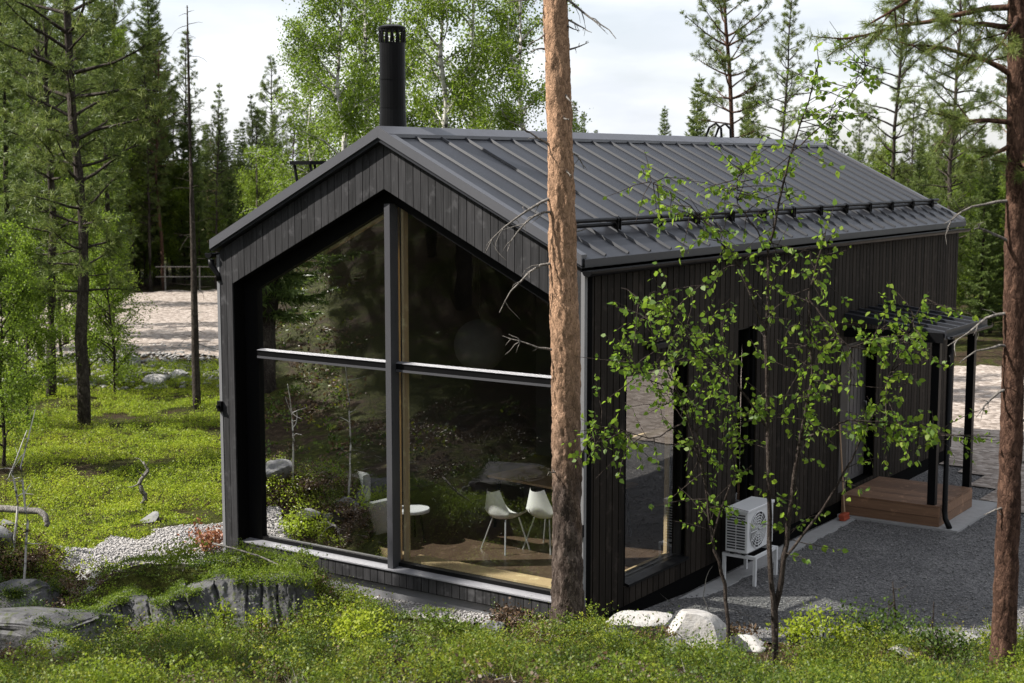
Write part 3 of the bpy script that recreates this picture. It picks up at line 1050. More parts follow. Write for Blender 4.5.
mb = MB(); mb.lathe([(.22, .40), (.23, .415), (.23, .44), (.22, .45)], 24); mb.build('tabletop', M['offwhite'], t)
for k in range(3):
    a = k * 2.1; mb = MB(); mb.tube([(.12 * math.cos(a), .12 * math.sin(a), .40), (.2 * math.cos(a), .2 * math.sin(a), 0)], .014, 6); mb.build('leg', M['black'], t)
t = empty('pendant_lamp', (-3.53, 3.0, 2.96), label='round white pendant lamp hanging behind the upper right pane', cat='lamp')
mb = MB(); mb.lathe([(max(.01, .37 * math.sin(math.pi * k / 16)), .37 * math.cos(math.pi * k / 16)) for k in range(17)], 32); mb.build('lamp_shade', M['lampshade'], t, True)
mb = MB(); mb.tube([(0, 0, .36), (0, 0, 2.2)], .008, 6); mb.build('cord', M['black'], t)

# ------------------------------------------------------------------ yard things
# pale edging along the yard wall
mb = MB()
ys = np.linspace(-.35, 7.7, 60)
L_, R_ = [], []
for y in ys:
    L_.append((.06, y, .05)); R_.append((.30 + random.uniform(-.025, .025), y, .045))
vs = L_ + R_ + [(x, y, -.1) for x, y, z in R_] + [(x, y, -.1) for x, y, z in L_]
n = len(ys)
fs = []
for i in range(n - 1):
    fs += [(i, n + i, n + i + 1, i + 1), (n + i, 2 * n + i, 2 * n + i + 1, n + i + 1), (3 * n + i, i, i + 1, 3 * n + i + 1)]
mb.add(vs, fs)
mb.box((-.02, 7.701, -.1), (1.88, 9.95, .055))
tag(mb.build('concrete_kerb', M['slab']), kind='structure')

t = empty('wooden_deck', (0, 0, 0), label='brown timber porch platform in front of the recessed door', cat='deck')
mb = MB()
n = 14; st = 1.62 / n
for i in range(n):
    mb.box((.02, 7.78 + i * st + .004, .34), (1.56, 7.78 + (i + 1) * st - .004, .37))
mb.build('deck_boards', M['deck'], t)
mb = MB()
for k in range(2):
    mb.box((.02, 7.765, .06 + k * .142), (1.56, 7.785, .195 + k * .142)); mb.box((1.545, 7.787, .06 + k * .142), (1.568, 9.40, .195 + k * .142))
mb.build('deck_skirt', M['deck'], t)
mb = MB(); mb.box((.03, 7.80, .058), (1.53, 9.38, .338)); mb.build('deck_frame', M['dark'], t)

# heat pump on its stand
t = empty('heat_pump', (.32, 3.72, 0), label='white heat pump unit with a round fan grille on a white metal stand', cat='heat pump')
X0, X1, YA, YB, ZA, ZB = -.13, .19, -.40, .40, .46, 1.03
mb = MB(); mb.box((X0, YA, ZA), (X1, YB, ZB)); mb.build('casing', M['white'], t, bevel=.015)
mb = MB(); mb.box((X0 - .012, YA - .012, ZB - .03), (X1 + .012, YB + .012, ZB + .012)); mb.build('casing_lid', M['white'], t, bevel=.008)
mb = MB()
for k in range(13):
    for j in range(2):
        z = ZA + .05 + k * .037
        mb.box((X0 + .03 + j * .135, YA - .006, z), (X0 + .15 + j * .135, YA - .0005, z + .019))
mb.build('side_louvre', M['dark'], t)
mb = MB()
n = 28
vs = [(X1 + .003, -.09 + .24 * math.cos(2 * math.pi * k / n), (ZA + ZB) / 2 - .01 + .24 * math.sin(2 * math.pi * k / n)) for k in range(n)]
mb.add(vs, [tuple(range(n))])
FG = mb.build('fan_opening', M['dark'], t)
mb = MB()
for r in (.06, .095, .13, .165, .20, .24):
    pts = [(X1 + .012, -.09 + r * math.cos(2 * math.pi * k / 24), (ZA + ZB) / 2 - .01 + r * math.sin(2 * math.pi * k / 24)) for k in range(25)]
    mb.tube(pts, .0065, 5, cap=False)
for k in range(12):
    a = 2 * math.pi * k / 12
    mb.tube([(X1 + .014, -.09 + .02 * math.cos(a), (ZA + ZB) / 2 - .01 + .02 * math.sin(a)), (X1 + .014, -.09 + .24 * math.cos(a), (ZA + ZB) / 2 - .01 + .24 * math.sin(a))], .005, 5)
mb.build('fan_grille', M['white'], FG)
mb = MB()
for yy in (-.33, .33):
    mb.box((X0 - .06, yy - .025, ZA - .075), (X1 + .10, yy + .025, ZA - .035))
for xx in (X0 - .03, X1 + .07):
    mb.box((xx - .02, -.304, ZA - .073), (xx + .02, .304, ZA - .037))
mb.build('stand_frame', M['white'], t)
for yy in (-.33, .33):
    for xx in (X0 - .06, X1 + .06):
        mb = MB(); mb.box((xx, yy - .02, 0), (xx + .04, yy + .02, ZA - .076)); mb.box((xx - .02, yy - .04, 0), (xx + .06, yy + .04, .012)); mb.build('leg', M['white'], t)
mb = MB(); mb.box((X0 + .05, -.36, ZA - .034), (X0 + .10, .36, ZA - .001)); mb.box((X1 - .10, -.36, ZA - .034), (X1 - .05, .36, ZA - .001)); mb.build('rubber_foot', M['dark'], t)
mb = MB(); mb.tube([(X0, .3, .6), (X0 - .1, .36, .55), (X0 - .16, .38, .4), (X0 - .165, .38, .2)], .022, 8); mb.build('pipe', M['white'], t, True)

# broom leaning by the deck
t = empty('broom', (.20, 7.45, .05), label='orange red broom with a wooden handle leaning beside the deck', cat='broom')
mb = MB(); mb.tube([(0, 0, .12), (-.16, .1, 1.5)], .014, 8); mb.build('handle', M['broomwood'], t)
mb = MB(); mb.box((-.05, -.12, .045), (.04, .12, .10)); mb.box((-.04, -.11, 0), (.05, .11, .0445)); mb.build('broom_head', M['orange'], t, bevel=.01)


# ------------------------------------------------------------------ rocks
def rock(name, loc, size, mat, seed, rot=(0, 0, 0), cuts=7, label='', cat='rock', group=None, rough=.10, block=False):
    import bmesh
    r = np.random.default_rng(seed)
    bm = bmesh.new(); bmesh.ops.create_icosphere(bm, subdivisions=4, radius=1)
    V = np.array([v.co[:] for v in bm.verts])
    if block:
        V = np.sign(V) * np.abs(V) ** .30
        V = V * .92
    for k in range(cuts):
        nrm = unit(r.normal(size=3) * np.array([1, 1, .8])); dd = r.uniform(.32, .72) + (.35 if block else 0)
        s = V @ nrm - dd
        V = V - np.outer(np.maximum(s, 0), nrm) * .97
    nz_ = vnoise(V[:, 0] + V[:, 2] * .7, V[:, 1] - V[:, 2] * .6, .5, seed) * rough + vnoise(V[:, 0] - V[:, 1], V[:, 2] + V[:, 1] * .3, .16, seed + 3) * rough * .35
    V = V * (1 + nz_[:, None])
    for v, c in zip(bm.verts, V): v.co = c * np.array(size)
    me = bpy.data.meshes.new(name); bm.to_mesh(me); bm.free()
    me.materials.append(mat)
    me.polygons.foreach_set('use_smooth', [True] * len(me.polygons))
    o = bpy.data.objects.new(name, me); COL.objects.link(o)
    o.location = loc; o.rotation_euler = rot
    try:
        me.set_sharp_from_angle(angle=math.radians(28))
    except Exception:
        pass
    return tag(o, label, cat, group)


def rk(px, d, dz, size, mat, seed, label, rot=None, **kw):
    x, y = seen(px, d)
    rot = rot or (random.uniform(-.2, .2), random.uniform(-.2, .2), random.uniform(0, 6))
    return rock('rock', (x, y, gz(x, y) + dz), size, M[mat], seed, rot, label=label, **kw)


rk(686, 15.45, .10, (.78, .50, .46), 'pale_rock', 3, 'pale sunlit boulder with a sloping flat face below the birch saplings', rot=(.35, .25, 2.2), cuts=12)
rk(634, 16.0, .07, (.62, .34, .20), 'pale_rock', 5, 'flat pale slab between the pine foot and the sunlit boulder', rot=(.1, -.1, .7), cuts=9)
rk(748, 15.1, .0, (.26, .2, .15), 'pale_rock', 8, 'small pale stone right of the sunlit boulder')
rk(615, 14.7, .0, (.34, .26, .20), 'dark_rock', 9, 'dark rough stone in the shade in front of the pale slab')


def rock_ledge():
    """one cracked outcrop: blocks side by side, standing joints, a top that runs back under the moss"""
    r = np.random.default_rng(5)
    nu, nv = 300, 84
    u = np.linspace(-5.15, -2.12, nu)
    joints = [-5.2]
    while joints[-1] < -2.0: joints.append(joints[-1] + r.uniform(.16, .52))
    joints = np.array(joints)
    off = r.uniform(-.035, .035, len(joints)); tilt = r.uniform(-.22, .22, len(joints)); toph = r.uniform(-.03, .02, len(joints)); back = r.uniform(.22, .32, len(joints))
    v = np.linspace(0, 1, nv)
    U_, V_ = np.meshgrid(u, v)
    wob = vnoise(V_ * 2.2, U_ * 1.3, .5, 3) * .05 + V_ * .16
    bi = np.clip(np.searchsorted(joints, U_ + wob) - 1, 0, len(joints) - 1)
    lo, hi_ = joints[bi], joints[np.minimum(bi + 1, len(joints) - 1)]
    e = np.minimum(np.abs(U_ + wob - lo), np.abs(hi_ - U_ - wob))
    deep = r.uniform(.2, 1, len(joints))[bi]
    crack = np.exp(-(e / .009) ** 2) * .07 * deep
    top = np.interp(U_, [-5.2, -4.7, -4.2, -3.6, -3.0, -2.5, -2.25, -2.1], [.22, .44, .60, .72, .80, .84, .74, .25]) + toph[bi] + vnoise(U_, U_ * 0, .35, 31) * .06
    face = np.clip(V_ / .72, 0, 1); run = np.clip((V_ - .72) / .28, 0, 1)
    Z = .02 + (top - .02) * face + run * .04 - run ** 2 * .16
    D = 16.05 + off[bi] + tilt[bi] * (U_ - lo) + face * back[bi] + run * .75 + crack + vnoise(U_, Z, .55, 23) * .10
    rib = vnoise(U_ + .16 * V_, Z * .12, .07, 6) * .030 + vnoise(U_ + .16 * V_, Z * .2, .028, 7) * .014      # standing cleavage
    step = np.round(vnoise(U_ + .2 * V_, Z * .7, .24, 12) * 2) / 2 * .035
    D += (rib + step) * (1 - .6 * run) + vnoise(U_, Z, .035, 8) * .008
    Z = Z + vnoise(U_, D, .2, 14) * .03 * face
    P = CAM[:2][None, None] + FH * D[..., None] + RH * (U_ * D / 16.2)[..., None]
    V3 = np.concatenate([P, Z[..., None]], -1).reshape(-1, 3)
    global LEDGE_TOP
    edge = V3.reshape(nv, nu, 3)[int(nv * .66):int(nv * .98)].reshape(-1, 3)
    LEDGE_TOP = edge[r.integers(0, len(edge), 2600)]
    i = (np.arange(nv - 1)[:, None] * nu + np.arange(nu - 1)[None]).ravel()
    F = np.stack([i, i + 1, i + 1 + nu, i + nu], -1)
    o = np_mesh('rock_ledge', V3, F, M['ledge'], smooth=True)
    try:
        o.data.set_sharp_from_angle(angle=math.radians(38))
    except Exception:
        pass
    return tag(o, 'cracked grey rock ledge with upright joints under a mossy rim at the lower left', 'rock ledge')


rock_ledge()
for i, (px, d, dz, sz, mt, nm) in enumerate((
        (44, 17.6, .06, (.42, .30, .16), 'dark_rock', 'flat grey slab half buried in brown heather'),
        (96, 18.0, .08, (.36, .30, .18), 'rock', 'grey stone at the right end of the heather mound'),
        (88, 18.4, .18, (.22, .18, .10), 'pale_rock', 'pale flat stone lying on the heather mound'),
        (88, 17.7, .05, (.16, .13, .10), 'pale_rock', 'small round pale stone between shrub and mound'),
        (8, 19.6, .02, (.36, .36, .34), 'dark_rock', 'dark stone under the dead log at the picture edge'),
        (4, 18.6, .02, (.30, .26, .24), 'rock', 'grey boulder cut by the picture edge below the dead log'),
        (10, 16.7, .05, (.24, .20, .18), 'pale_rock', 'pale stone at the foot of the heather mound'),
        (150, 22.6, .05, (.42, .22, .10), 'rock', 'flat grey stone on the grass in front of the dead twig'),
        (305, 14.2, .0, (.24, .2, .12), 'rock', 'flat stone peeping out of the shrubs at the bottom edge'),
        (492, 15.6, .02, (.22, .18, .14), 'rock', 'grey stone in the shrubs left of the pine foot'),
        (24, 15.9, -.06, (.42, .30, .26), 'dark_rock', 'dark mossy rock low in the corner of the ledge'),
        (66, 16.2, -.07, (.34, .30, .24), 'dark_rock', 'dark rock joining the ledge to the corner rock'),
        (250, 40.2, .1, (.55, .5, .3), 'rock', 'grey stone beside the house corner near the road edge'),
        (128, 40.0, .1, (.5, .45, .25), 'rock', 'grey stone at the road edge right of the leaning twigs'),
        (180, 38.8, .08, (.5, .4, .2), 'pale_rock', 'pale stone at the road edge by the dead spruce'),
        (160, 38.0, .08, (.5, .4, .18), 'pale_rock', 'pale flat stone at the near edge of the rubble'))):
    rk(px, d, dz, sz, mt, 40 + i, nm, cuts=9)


# ------------------------------------------------------------------ scattered stones (stuff)
def stones(name, pts, size, mat, seed):
    r = np.random.default_rng(seed)
    base = np.array([[1, 0, 0], [-1, 0, 0], [0, 1, 0], [0, -1, 0], [0, 0, 1], [0, 0, -1],
                     [.62, .62, .5], [-.62, .62, .5], [-.62, -.62, .5], [.62, -.62, .5]], float)
    F0 = np.array([[0, 6, 4], [6, 2, 4], [2, 7, 4], [7, 1, 4], [1, 8, 4], [8, 3, 4], [3, 9, 4], [9, 0, 4], [0, 2, 6], [2, 1, 7], [1, 3, 8], [3, 0, 9], [2, 0, 5], [1, 2, 5], [3, 1, 5], [0, 3, 5]])
    n = len(pts)
    S = r.uniform(size[0], size[1], (n, 1, 1)) * r.uniform(.55, 1.2, (n, 1, 3)) * np.array([1, 1, .7])
    J = base[None] * (1 + r.uniform(-.25, .25, (n, 10, 1))) * S
    a = r.uniform(0, 6.28, n); c, s = np.cos(a), np.sin(a)
    X = J[..., 0] * c[:, None] - J[..., 1] * s[:, None]; Y = J[..., 0] * s[:, None] + J[..., 1] * c[:, None]
    V = np.stack([X + pts[:, None, 0], Y + pts[:, None, 1], J[..., 2] + pts[:, None, 2]], -1).reshape(-1, 3)
    F = (F0[None] + (np.arange(n) * 10)[:, None, None]).reshape(-1, 3)
    return tag(np_mesh(name, V, F, mat), kind='stuff')


def scatter(n, xr, yr, keep, seed, dz=0):
    r = np.random.default_rng(seed)
    x, y = r.uniform(*xr, n), r.uniform(*yr, n)
    k = keep(x, y); x, y = x[k], y[k]
    return np.stack([x, y, h(x, y) + dz], -1)


P = scatter(36000, (-8.4, .4), (-3.2, 3), wgrav_m, 1, .035)
tag(stones('crushed_stones', P, (.006, .026), M['white_bits'], 2), 'pale crushed stones spread along the cabin foot', 'gravel')
P = scatter(22000, (0.1, 8), (-2, 14), yard_m, 3, .03)
tag(stones('yard_stones', P, (.005, .020), M['grey_bits'], 4), 'dark loose stones over the gravel yard', 'gravel')


def rubble_k(x, y):
    d, l = dl(x, y)
    return (d > 36.5 + vnoise(x, y, 2, 4)) & (d < 45) & (l < -6) & (l > -20)


P = scatter(26000, (-34, -8), (2, 30), rubble_k, 5, .03)
tag(stones('road_rubble', P, (.02, .10), M['grey_bits2'], 6), 'stone rubble along the sandy road edge', 'rubble')

# ------------------------------------------------------------------ ground cover


def sprigs(name, P, mat, hgt, nleaf, lsize, seed, spread=.10, up=.6):
    """little upright twigs, each with a few leaves"""
    r = np.random.default_rng(seed)
    n = len(P)
    H = r.uniform(*hgt, n) * np.clip(.75 + 1.0 * vnoise(P[:, 0], P[:, 1], .55, 61) + .45 * vnoise(P[:, 0], P[:, 1], .2, 62), .25, 2.2)
    lean = r.normal(size=(n, 2)) * .35
    t = r.uniform(.15, 1.0, (n, nleaf))
    B = np.empty((n, nleaf, 3))
    B[..., 0] = P[:, None, 0] + lean[:, None, 0] * H[:, None] * t + r.normal(size=(n, nleaf)) * spread * .35
    B[..., 1] = P[:, None, 1] + lean[:, None, 1] * H[:, None] * t + r.normal(size=(n, nleaf)) * spread * .35
    B[..., 2] = P[:, None, 2] + H[:, None] * t
    D = r.normal(size=(n, nleaf, 3)); D[..., 2] = np.abs(D[..., 2]) * up + .25
    D = unit(D); N = unit(r.normal(size=(n, nleaf, 3)) * .7 + np.array([0, 0, 1.0]))
    L = r.uniform(*lsize, n * nleaf)
    V, F = leaf_quads(B.reshape(-1, 3), D.reshape(-1, 3), N.reshape(-1, 3), L, L * .62)
    o = np_mesh(name, V, F, mat)
    at_ = o.data.attributes.new('tint', 'FLOAT', 'FACE')
    at_.data.foreach_set('value', np.repeat(r.uniform(0, 1, n), nleaf).astype(np.float32))
    return tag(o, kind='stuff')


def lawn_k(x, y):
    d, l = dl(x, y)
    clump = vnoise(x, y, 1.1, 31) + .6 * vnoise(x, y, .45, 32)
    px = 512 + l / np.maximum(d, 1) * FPX
    return (d > 18.2) & (d < 40.5) & (px > -60) & (px < 330) & ~wgrav_m(x, y) & ~in_house(x, y, .1) & (clump > -.55)


def fore_k(x, y):
    d, l = dl(x, y)
    px = 512 + l / np.maximum(d, 1) * FPX
    clump = vnoise(x, y, .8, 35) + .6 * vnoise(x, y, .3, 36) - .35 * sstep(.8, 2.2, l) * sstep(14.0, 14.8, d) - .25 * sstep(-3.4, -4.2, l)
    face = ((l > -4.75) & (l < -2.3) & (d > 16.0) & (d < 16.3)) | ((l > 1.0) & (l < 2.3) & (d > 14.75 + .15 * np.sin(l * 7)))
    return (d > 9.8) & (d < 18.3) & (px > -60) & (px < 1090) & (clump > -.10) & ~wgrav_m(x, y) & ~yard_m(x, y) & ~in_house(x, y, .1) & ~face


def thin(P, seed, pw):
    return P


P = scatter(230000, (-34, -5), (-6, 24), lawn_k, 7)
sprigs('lawn_shrubs', P[: int(len(P) * .78)], M['lawn_leaf'], (.05, .22), 8, (.020, .044), 8)
sprigs('low_heath', P[int(len(P) * .78):], M['fore_leaf'], (.04, .16), 7, (.018, .038), 9)
P = scatter(84000, (-9, 10), (-9, 6), fore_k, 10)
k = int(len(P) * .62)


def mounds(n, per, kp, seed, Rr=(.14, .42)):
    r = np.random.default_rng(seed)
    C = scatter(n, (-9, 10), (-9, 6), kp, seed + 1)
    rad = r.uniform(*Rr, len(C))
    m = (per * (rad / .28) ** 2).astype(int)
    idx = np.repeat(np.arange(len(C)), m)
    q = r.normal(size=(len(idx), 2)) * .5
    rr = np.hypot(q[:, 0], q[:, 1])
    q = q / np.maximum(1, rr)[:, None]; rr = np.minimum(rr, 1)
    x = C[idx, 0] + q[:, 0] * rad[idx]; y = C[idx, 1] + q[:, 1] * rad[idx]
    hh = (1 - rr ** 2) * rad[idx] * .75
    dd_, ll_ = dl(x, y)
    ok = ~((ll_ > 1.0) & (ll_ < 2.3) & (dd_ > 14.75)) & ~wgrav_m(x, y) & ~yard_m(x, y) & ~in_house(x, y, .12)
    return np.stack([x, y, h(x, y) + hh * r.uniform(.35, 1, len(idx))], -1)[ok]


def mound_k(x, y):
    d, l = dl(x, y)
    return fore_k(x, y) & ~((l > -4.9) & (l < -2.2) & (d > 15.5) & (d < 16.4))


sprigs('bilberry_mounds', mounds(1500, 34, mound_k, 91), M['fore_leaf'], (.03, .13), 9, (.016, .036), 92, .06)
sprigs('crowberry_mounds', mounds(1100, 34, mound_k, 94), M['moss_leaf'], (.04, .16), 10, (.012, .028), 95, .06)
sprigs('undergrowth', P[:k], M['moss_leaf'], (.08, .34), 13, (.014, .034), 11, .075)
sprigs('moss_carpet', P[k:], M['fore_leaf'], (.04, .22), 10, (.012, .028), 12, .09)


def blades(name, P, hgt, w_, seed):
    r = np.random.default_rng(seed)
    n = len(P)
    D = r.normal(size=(n, 3)) * .32; D[:, 2] = 1
    V, F = needles(P, unit(D), r.uniform(*hgt, n), np.full(n, w_))
    return tag(np_mesh(name, V, F, M['grass_blade']), kind='stuff')


blades('forest_grass', scatter(60000, (-9, 10), (-9, 6), lambda x, y: fore_k(x, y) & (vnoise(x, y, .5, 71) > -.1), 21), (.10, .36), .007, 22)
blades('lawn_grass', scatter(90000, (-34, -5), (-6, 24), lambda x, y: lawn_k(x, y) & (vnoise(x, y, .9, 72) > 0), 23), (.10, .30), .010, 24)


def dry_k(x, y):
    d, l = dl(x, y)
    a = 1.2 * np.exp(-((d - 17.6) / 1.1) ** 2 - ((l + 5.7) / 1.2) ** 2) + .9 * np.exp(-((d - 15.4) / .5) ** 2 - ((l + 4.9) / .9) ** 2) + .8 * np.exp(-((d - 15.2) / .4) ** 2 - ((l - 1.5) / .6) ** 2) + np.exp(-((d - 17.4) / .35) ** 2 - ((l + 2.3) / .45) ** 2) + .8 * np.exp(-((d - 15.8) / .5) ** 2 - ((l - 2.2) / .7) ** 2) + .8 * np.exp(-((d - 19.5) / .8) ** 2 - ((l + 6.8) / .8) ** 2) + .6 * np.exp(-((d - 16.2) / .4) ** 2 - ((l - .1) / .6) ** 2)
    return (a + .25 * vnoise(x, y, .5, 37) + .55 * sstep(.0, .4, vnoise(x, y, .9, 38)) > .42) & ~yard_m(x, y) & ~wgrav_m(x, y) & ~in_house(x, y, .1) & (d > 9.8) & (d < 19.5)


P = scatter(42000, (-9, 9), (-9, 6), dry_k, 13)
sprigs('heather', P, M['dry_heath'], (.05, .2), 9, (.02, .045), 14, .07)


def hill_k(x, y):
    d, l = dl(x, y)
    return (vnoise(x, y, 2.2, 41) + .5 * vnoise(x, y, .7, 42) > -.1) & (y < -2.5) & ~((d > 2) & (np.abs(l / np.maximum(d, .1)) < .42)) & (np.hypot(x - 8.6, y + 14) > 2.5)


P = scatter(26000, (-34, 2), (-36, -2), hill_k, 15)
sprigs('hill_shrubs', P[: len(P) // 2], M['moss_leaf'], (.12, .32), 7, (.05, .10), 16, .2)
sprigs('hill_heather', P[len(P) // 2:], M['dry_heath'], (.12, .30), 7, (.05, .10), 17, .2)


def rim_k(x, y):
    d, l = dl(x, y)
    return (d > 16.35) & (d < 17.35) & (l > -5.1) & (l < -2.15) & (vnoise(x, y, .25, 51) > -.35)


P = scatter(60000, (-9, 2), (-8, 3), rim_k, 18, .04)
P[:, 2] += .03
P = np.concatenate([P, LEDGE_TOP[vnoise(LEDGE_TOP[:, 0], LEDGE_TOP[:, 1], .3, 52) > -.35]])
sprigs('rim_moss', P, M['fore_leaf'], (.02, .15), 9, (.014, .03), 19, .07)


def litter(n, seed):
    r = np.random.default_rng(seed)
    P = scatter(n, (-9, 10), (-9, 6), lambda x, y: (dl(x, y)[0] > 9.8) & (dl(x, y)[0] < 18) & ~in_house(x, y, .1) & ~wgrav_m(x, y), seed + 1, .02)
    n = len(P)
    D = r.normal(size=(n, 3)); D[:, 2] = np.abs(D[:, 2]) * .25 + .03
    V, F = needles(P, unit(D), r.uniform(.06, .30, n), r.uniform(.006, .016, n))
    return tag(np_mesh('twig_litter', V, F, M['grey_twig']), kind='stuff')


litter(9000, 97)
for i, (px, d, sz, mt, nm) in enumerate((
        (110, 14.6, (.30, .24, .16), 'dark_rock', 'dark stone low in the shrubs at the bottom left'),
        (205, 14.3, (.22, .18, .12), 'rock', 'grey stone in the shrubs below the middle of the ledge'),
        (395, 15.4, (.20, .16, .12), 'rock', 'small grey stone in the shrubs under the central mullion'),
        (612, 15.2, (.34, .26, .20), 'dark_rock', 'dark grey stone just right of the big pine foot'),
        (668, 14.8, (.26, .2, .14), 'dark_rock', 'dark stone in front of the sunlit boulder'),
        (836, 15.6, (.16, .13, .10), 'rock', 'grey stone on the gravel edge behind the yellow green shrub'),
        (965, 15.3, (.24, .18, .13), 'rock', 'grey stone on the gravel edge left of the slender pine'),
        (905, 14.5, (.18, .14, .10), 'pale_rock', 'pale stone among the lower right shrubs'))):
    rk(px, d, .03, sz, mt, 140 + i, nm, cuts=10)


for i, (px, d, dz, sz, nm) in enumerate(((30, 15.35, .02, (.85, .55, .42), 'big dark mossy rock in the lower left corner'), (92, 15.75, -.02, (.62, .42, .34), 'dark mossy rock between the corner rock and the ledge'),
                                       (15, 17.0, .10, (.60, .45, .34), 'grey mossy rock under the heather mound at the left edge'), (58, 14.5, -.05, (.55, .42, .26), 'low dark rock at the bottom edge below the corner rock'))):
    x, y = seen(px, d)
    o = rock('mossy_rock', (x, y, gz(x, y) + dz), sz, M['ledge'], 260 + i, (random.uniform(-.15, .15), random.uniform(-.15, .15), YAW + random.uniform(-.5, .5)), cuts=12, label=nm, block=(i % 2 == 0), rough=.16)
    # moss and low plants on its upper side
    V = np.array([v.co[:] for v in o.data.vertices]); Rm = np.array(Matrix.Rotation(o.rotation_euler.z, 3, 'Z'))
    top = V[(V[:, 2] > sz[2] * .45) & (vnoise(V[:, 0] * 3, V[:, 1] * 3, .5, 40 + i) > -.25)]
    if len(top):
        W_ = top @ Rm.T + np.array([x, y, gz(x, y) + dz])
        r2 = np.random.default_rng(300 + i); W_ = W_[r2.integers(0, len(W_), 420)] + r2.normal(size=(420, 3)) * .02
        sprigs('rock_moss', W_, M['fore_leaf' if i % 2 else 'moss_leaf'], (.01, .10), 8, (.012, .028), 310 + i, .06)


# distinct little shrubs
def shrub(name, px, d, rad, hgt, n, mat, label, seed, lsize=(.03, .055), stems=9, dz=0):
    r = np.random.default_rng(seed)
    x, y = seen(px, d); z = gz(x, y) + dz
    t = empty(name, (x, y, z), label=label, cat='shrub')
    mb = MB(); tips = []
    for k in range(stems):
        a = r.uniform(0, 6.28); rr = rad * r.uniform(.25, 1)
        e = (rr * math.cos(a), rr * math.sin(a), hgt * r.uniform(.55, 1))
        mb.tube([(0, 0, -.03), (e[0] * .4, e[1] * .4, e[2] * .55), e], [.008, .006, .003], 4)
        tips.append(e)
    mb.build('stems', M['sapling_bark'], t)
    T = np.array(tips)[r.integers(0, stems, n)]
    u = r.uniform(.45, 1.0, (n, 1))
    Pp = T * u + r.normal(size=(n, 3)) * np.array([rad, rad, hgt * .6]) * .22
    Pp[:, 2] = np.maximum(Pp[:, 2], .02)
    D = unit(r.normal(size=(n, 3)) + np.array([0, 0, .5])); N = unit(r.normal(size=(n, 3)) * .6 + np.array([0, 0, 1]))
    L = r.uniform(*lsize, n)
    V, F = leaf_quads(Pp, D, N, L, L * .6)
    o = np_mesh('foliage', V, F, mat, t)
    at_ = o.data.attributes.new('tint', 'FLOAT', 'FACE')
    at_.data.foreach_set('value', np.full(n, r.uniform(.4, .8), np.float32))
    return t


shrub('shrub', 820, 15.0, .34, .42, 700, M['lawn_leaf'], 'yellow green shrub in the sun beside the birch stems', 61)
shrub('shrub', 884, 14.9, .46, .46, 1000, M['moss_leaf'], 'broad yellowish shrub near the weathered stump', 62)
shrub('shrub', 795, 15.3, .22, .32, 350, M['lawn_leaf'], 'small bright shrub at the foot of the two dark birch stems', 63)
shrub('shrub', 940, 14.3, .36, .36, 600, M['moss_leaf'], 'low shrub in front of the weathered stump', 64)
shrub('shrub', 205, 20.6, .42, .42, 600, M['red_leaf'], 'rust red shrub on the grass beside the cabin corner', 65, (.04, .07))
shrub('shrub', 118, 18.6, .50, .44, 900, M['lawn_leaf'], 'yellow green leafy shrub between heather mound and pale gravel', 66)
shrub('shrub', 172, 17.6, .5, .36, 800, M['lawn_leaf'], 'bright shrub behind the rock ledge near the pale gravel', 67)
shrub('shrub', 590, 15.0, .42, .26, 1100, M['moss_leaf'], 'dense dark green shrub at the right of the big pine foot', 68, stems=16)
shrub('shrub', 470, 15.2, .5, .26, 1100, M['moss_leaf'], 'green shrub in front of the plinth left of the big pine', 69)
shrub('shrub', 345, 15.1, .6, .38, 1100, M['lawn_leaf'], 'sunlit green shrub at the bottom edge below the central mullion', 70)
shrub('shrub', 20, 18.2, .42, .26, 900, M['dry_heath'], 'brown heather tuft on the mound at the left picture edge', 72)
shrub('shrub', 62, 17.9, .40, .26, 900, M['dry_heath'], 'brown heather tuft between the stones of the left mound', 73)
shrub('shrub', 112, 17.9, .26, .22, 500, M['dry_heath'], 'small brown heather tuft behind the fallen branch', 74)
shrub('shrub', 222, 15.75, .16, .40, 160, M['lawn_leaf'], 'thin upright bright plant in front of the rock ledge', 75)
shrub('shrub', 262, 15.7, .18, .36, 190, M['lawn_leaf'], 'airy green plant before the right end of the rock ledge', 76)
shrub('shrub', 175, 15.6, .30, .22, 350, M['moss_leaf'], 'low green plant at the foot of the rock ledge', 77)
shrub('shrub', 515, 15.9, .34, .26, 700, M['dry_heath'], 'straw brown heather hump beside the big pine foot', 78)
shrub('shrub', 655, 15.1, .26, .18, 400, M['dry_heath'], 'brown heather patch before the sunlit boulder', 79)
shrub('shrub', 738, 15.3, .24, .24, 350, M['dry_heath'], 'reddish brown heather tuft right of the sunlit boulder', 80)
shrub('shrub', 300, 16.6, .34, .40, 500, M['dry_heath'], 'brown heather tuft at the right end of the rock ledge', 71)


# ------------------------------------------------------------------ trees
def limb(mb, p, d, L, r0, r, sag=0.0, seg=4, n=5, wob=.12, r1=.25):
    """tapered bent branch; returns its points"""
    pts, rad = [np.array(p, float)], [r0]
    d = np.array(d, float)
    for i in range(seg):
        d = unit(d + r.normal(size=3) * wob + np.array([0, 0, sag / seg]))
        pts.append(pts[-1] + d * L / seg); rad.append(r0 * (1 - (1 - r1) * (i + 1) / seg))
    mb.tube(pts, rad, n, cap=False)
    return np.array(pts)


def trunk_pts(H, r, wander=.08, lean=(0, 0)):
    zs = np.linspace(-.35, H, 14)
    o = np.cumsum(r.normal(size=(14, 2)) * wander, 0)
    o -= o[1]
    return np.stack([o[:, 0] + lean[0] * zs / H, o[:, 1] + lean[1] * zs / H, zs], -1)


def along(pts, z):
    return np.array([np.interp(z, pts[:, 2], pts[:, i]) for i in range(2)] + [z])


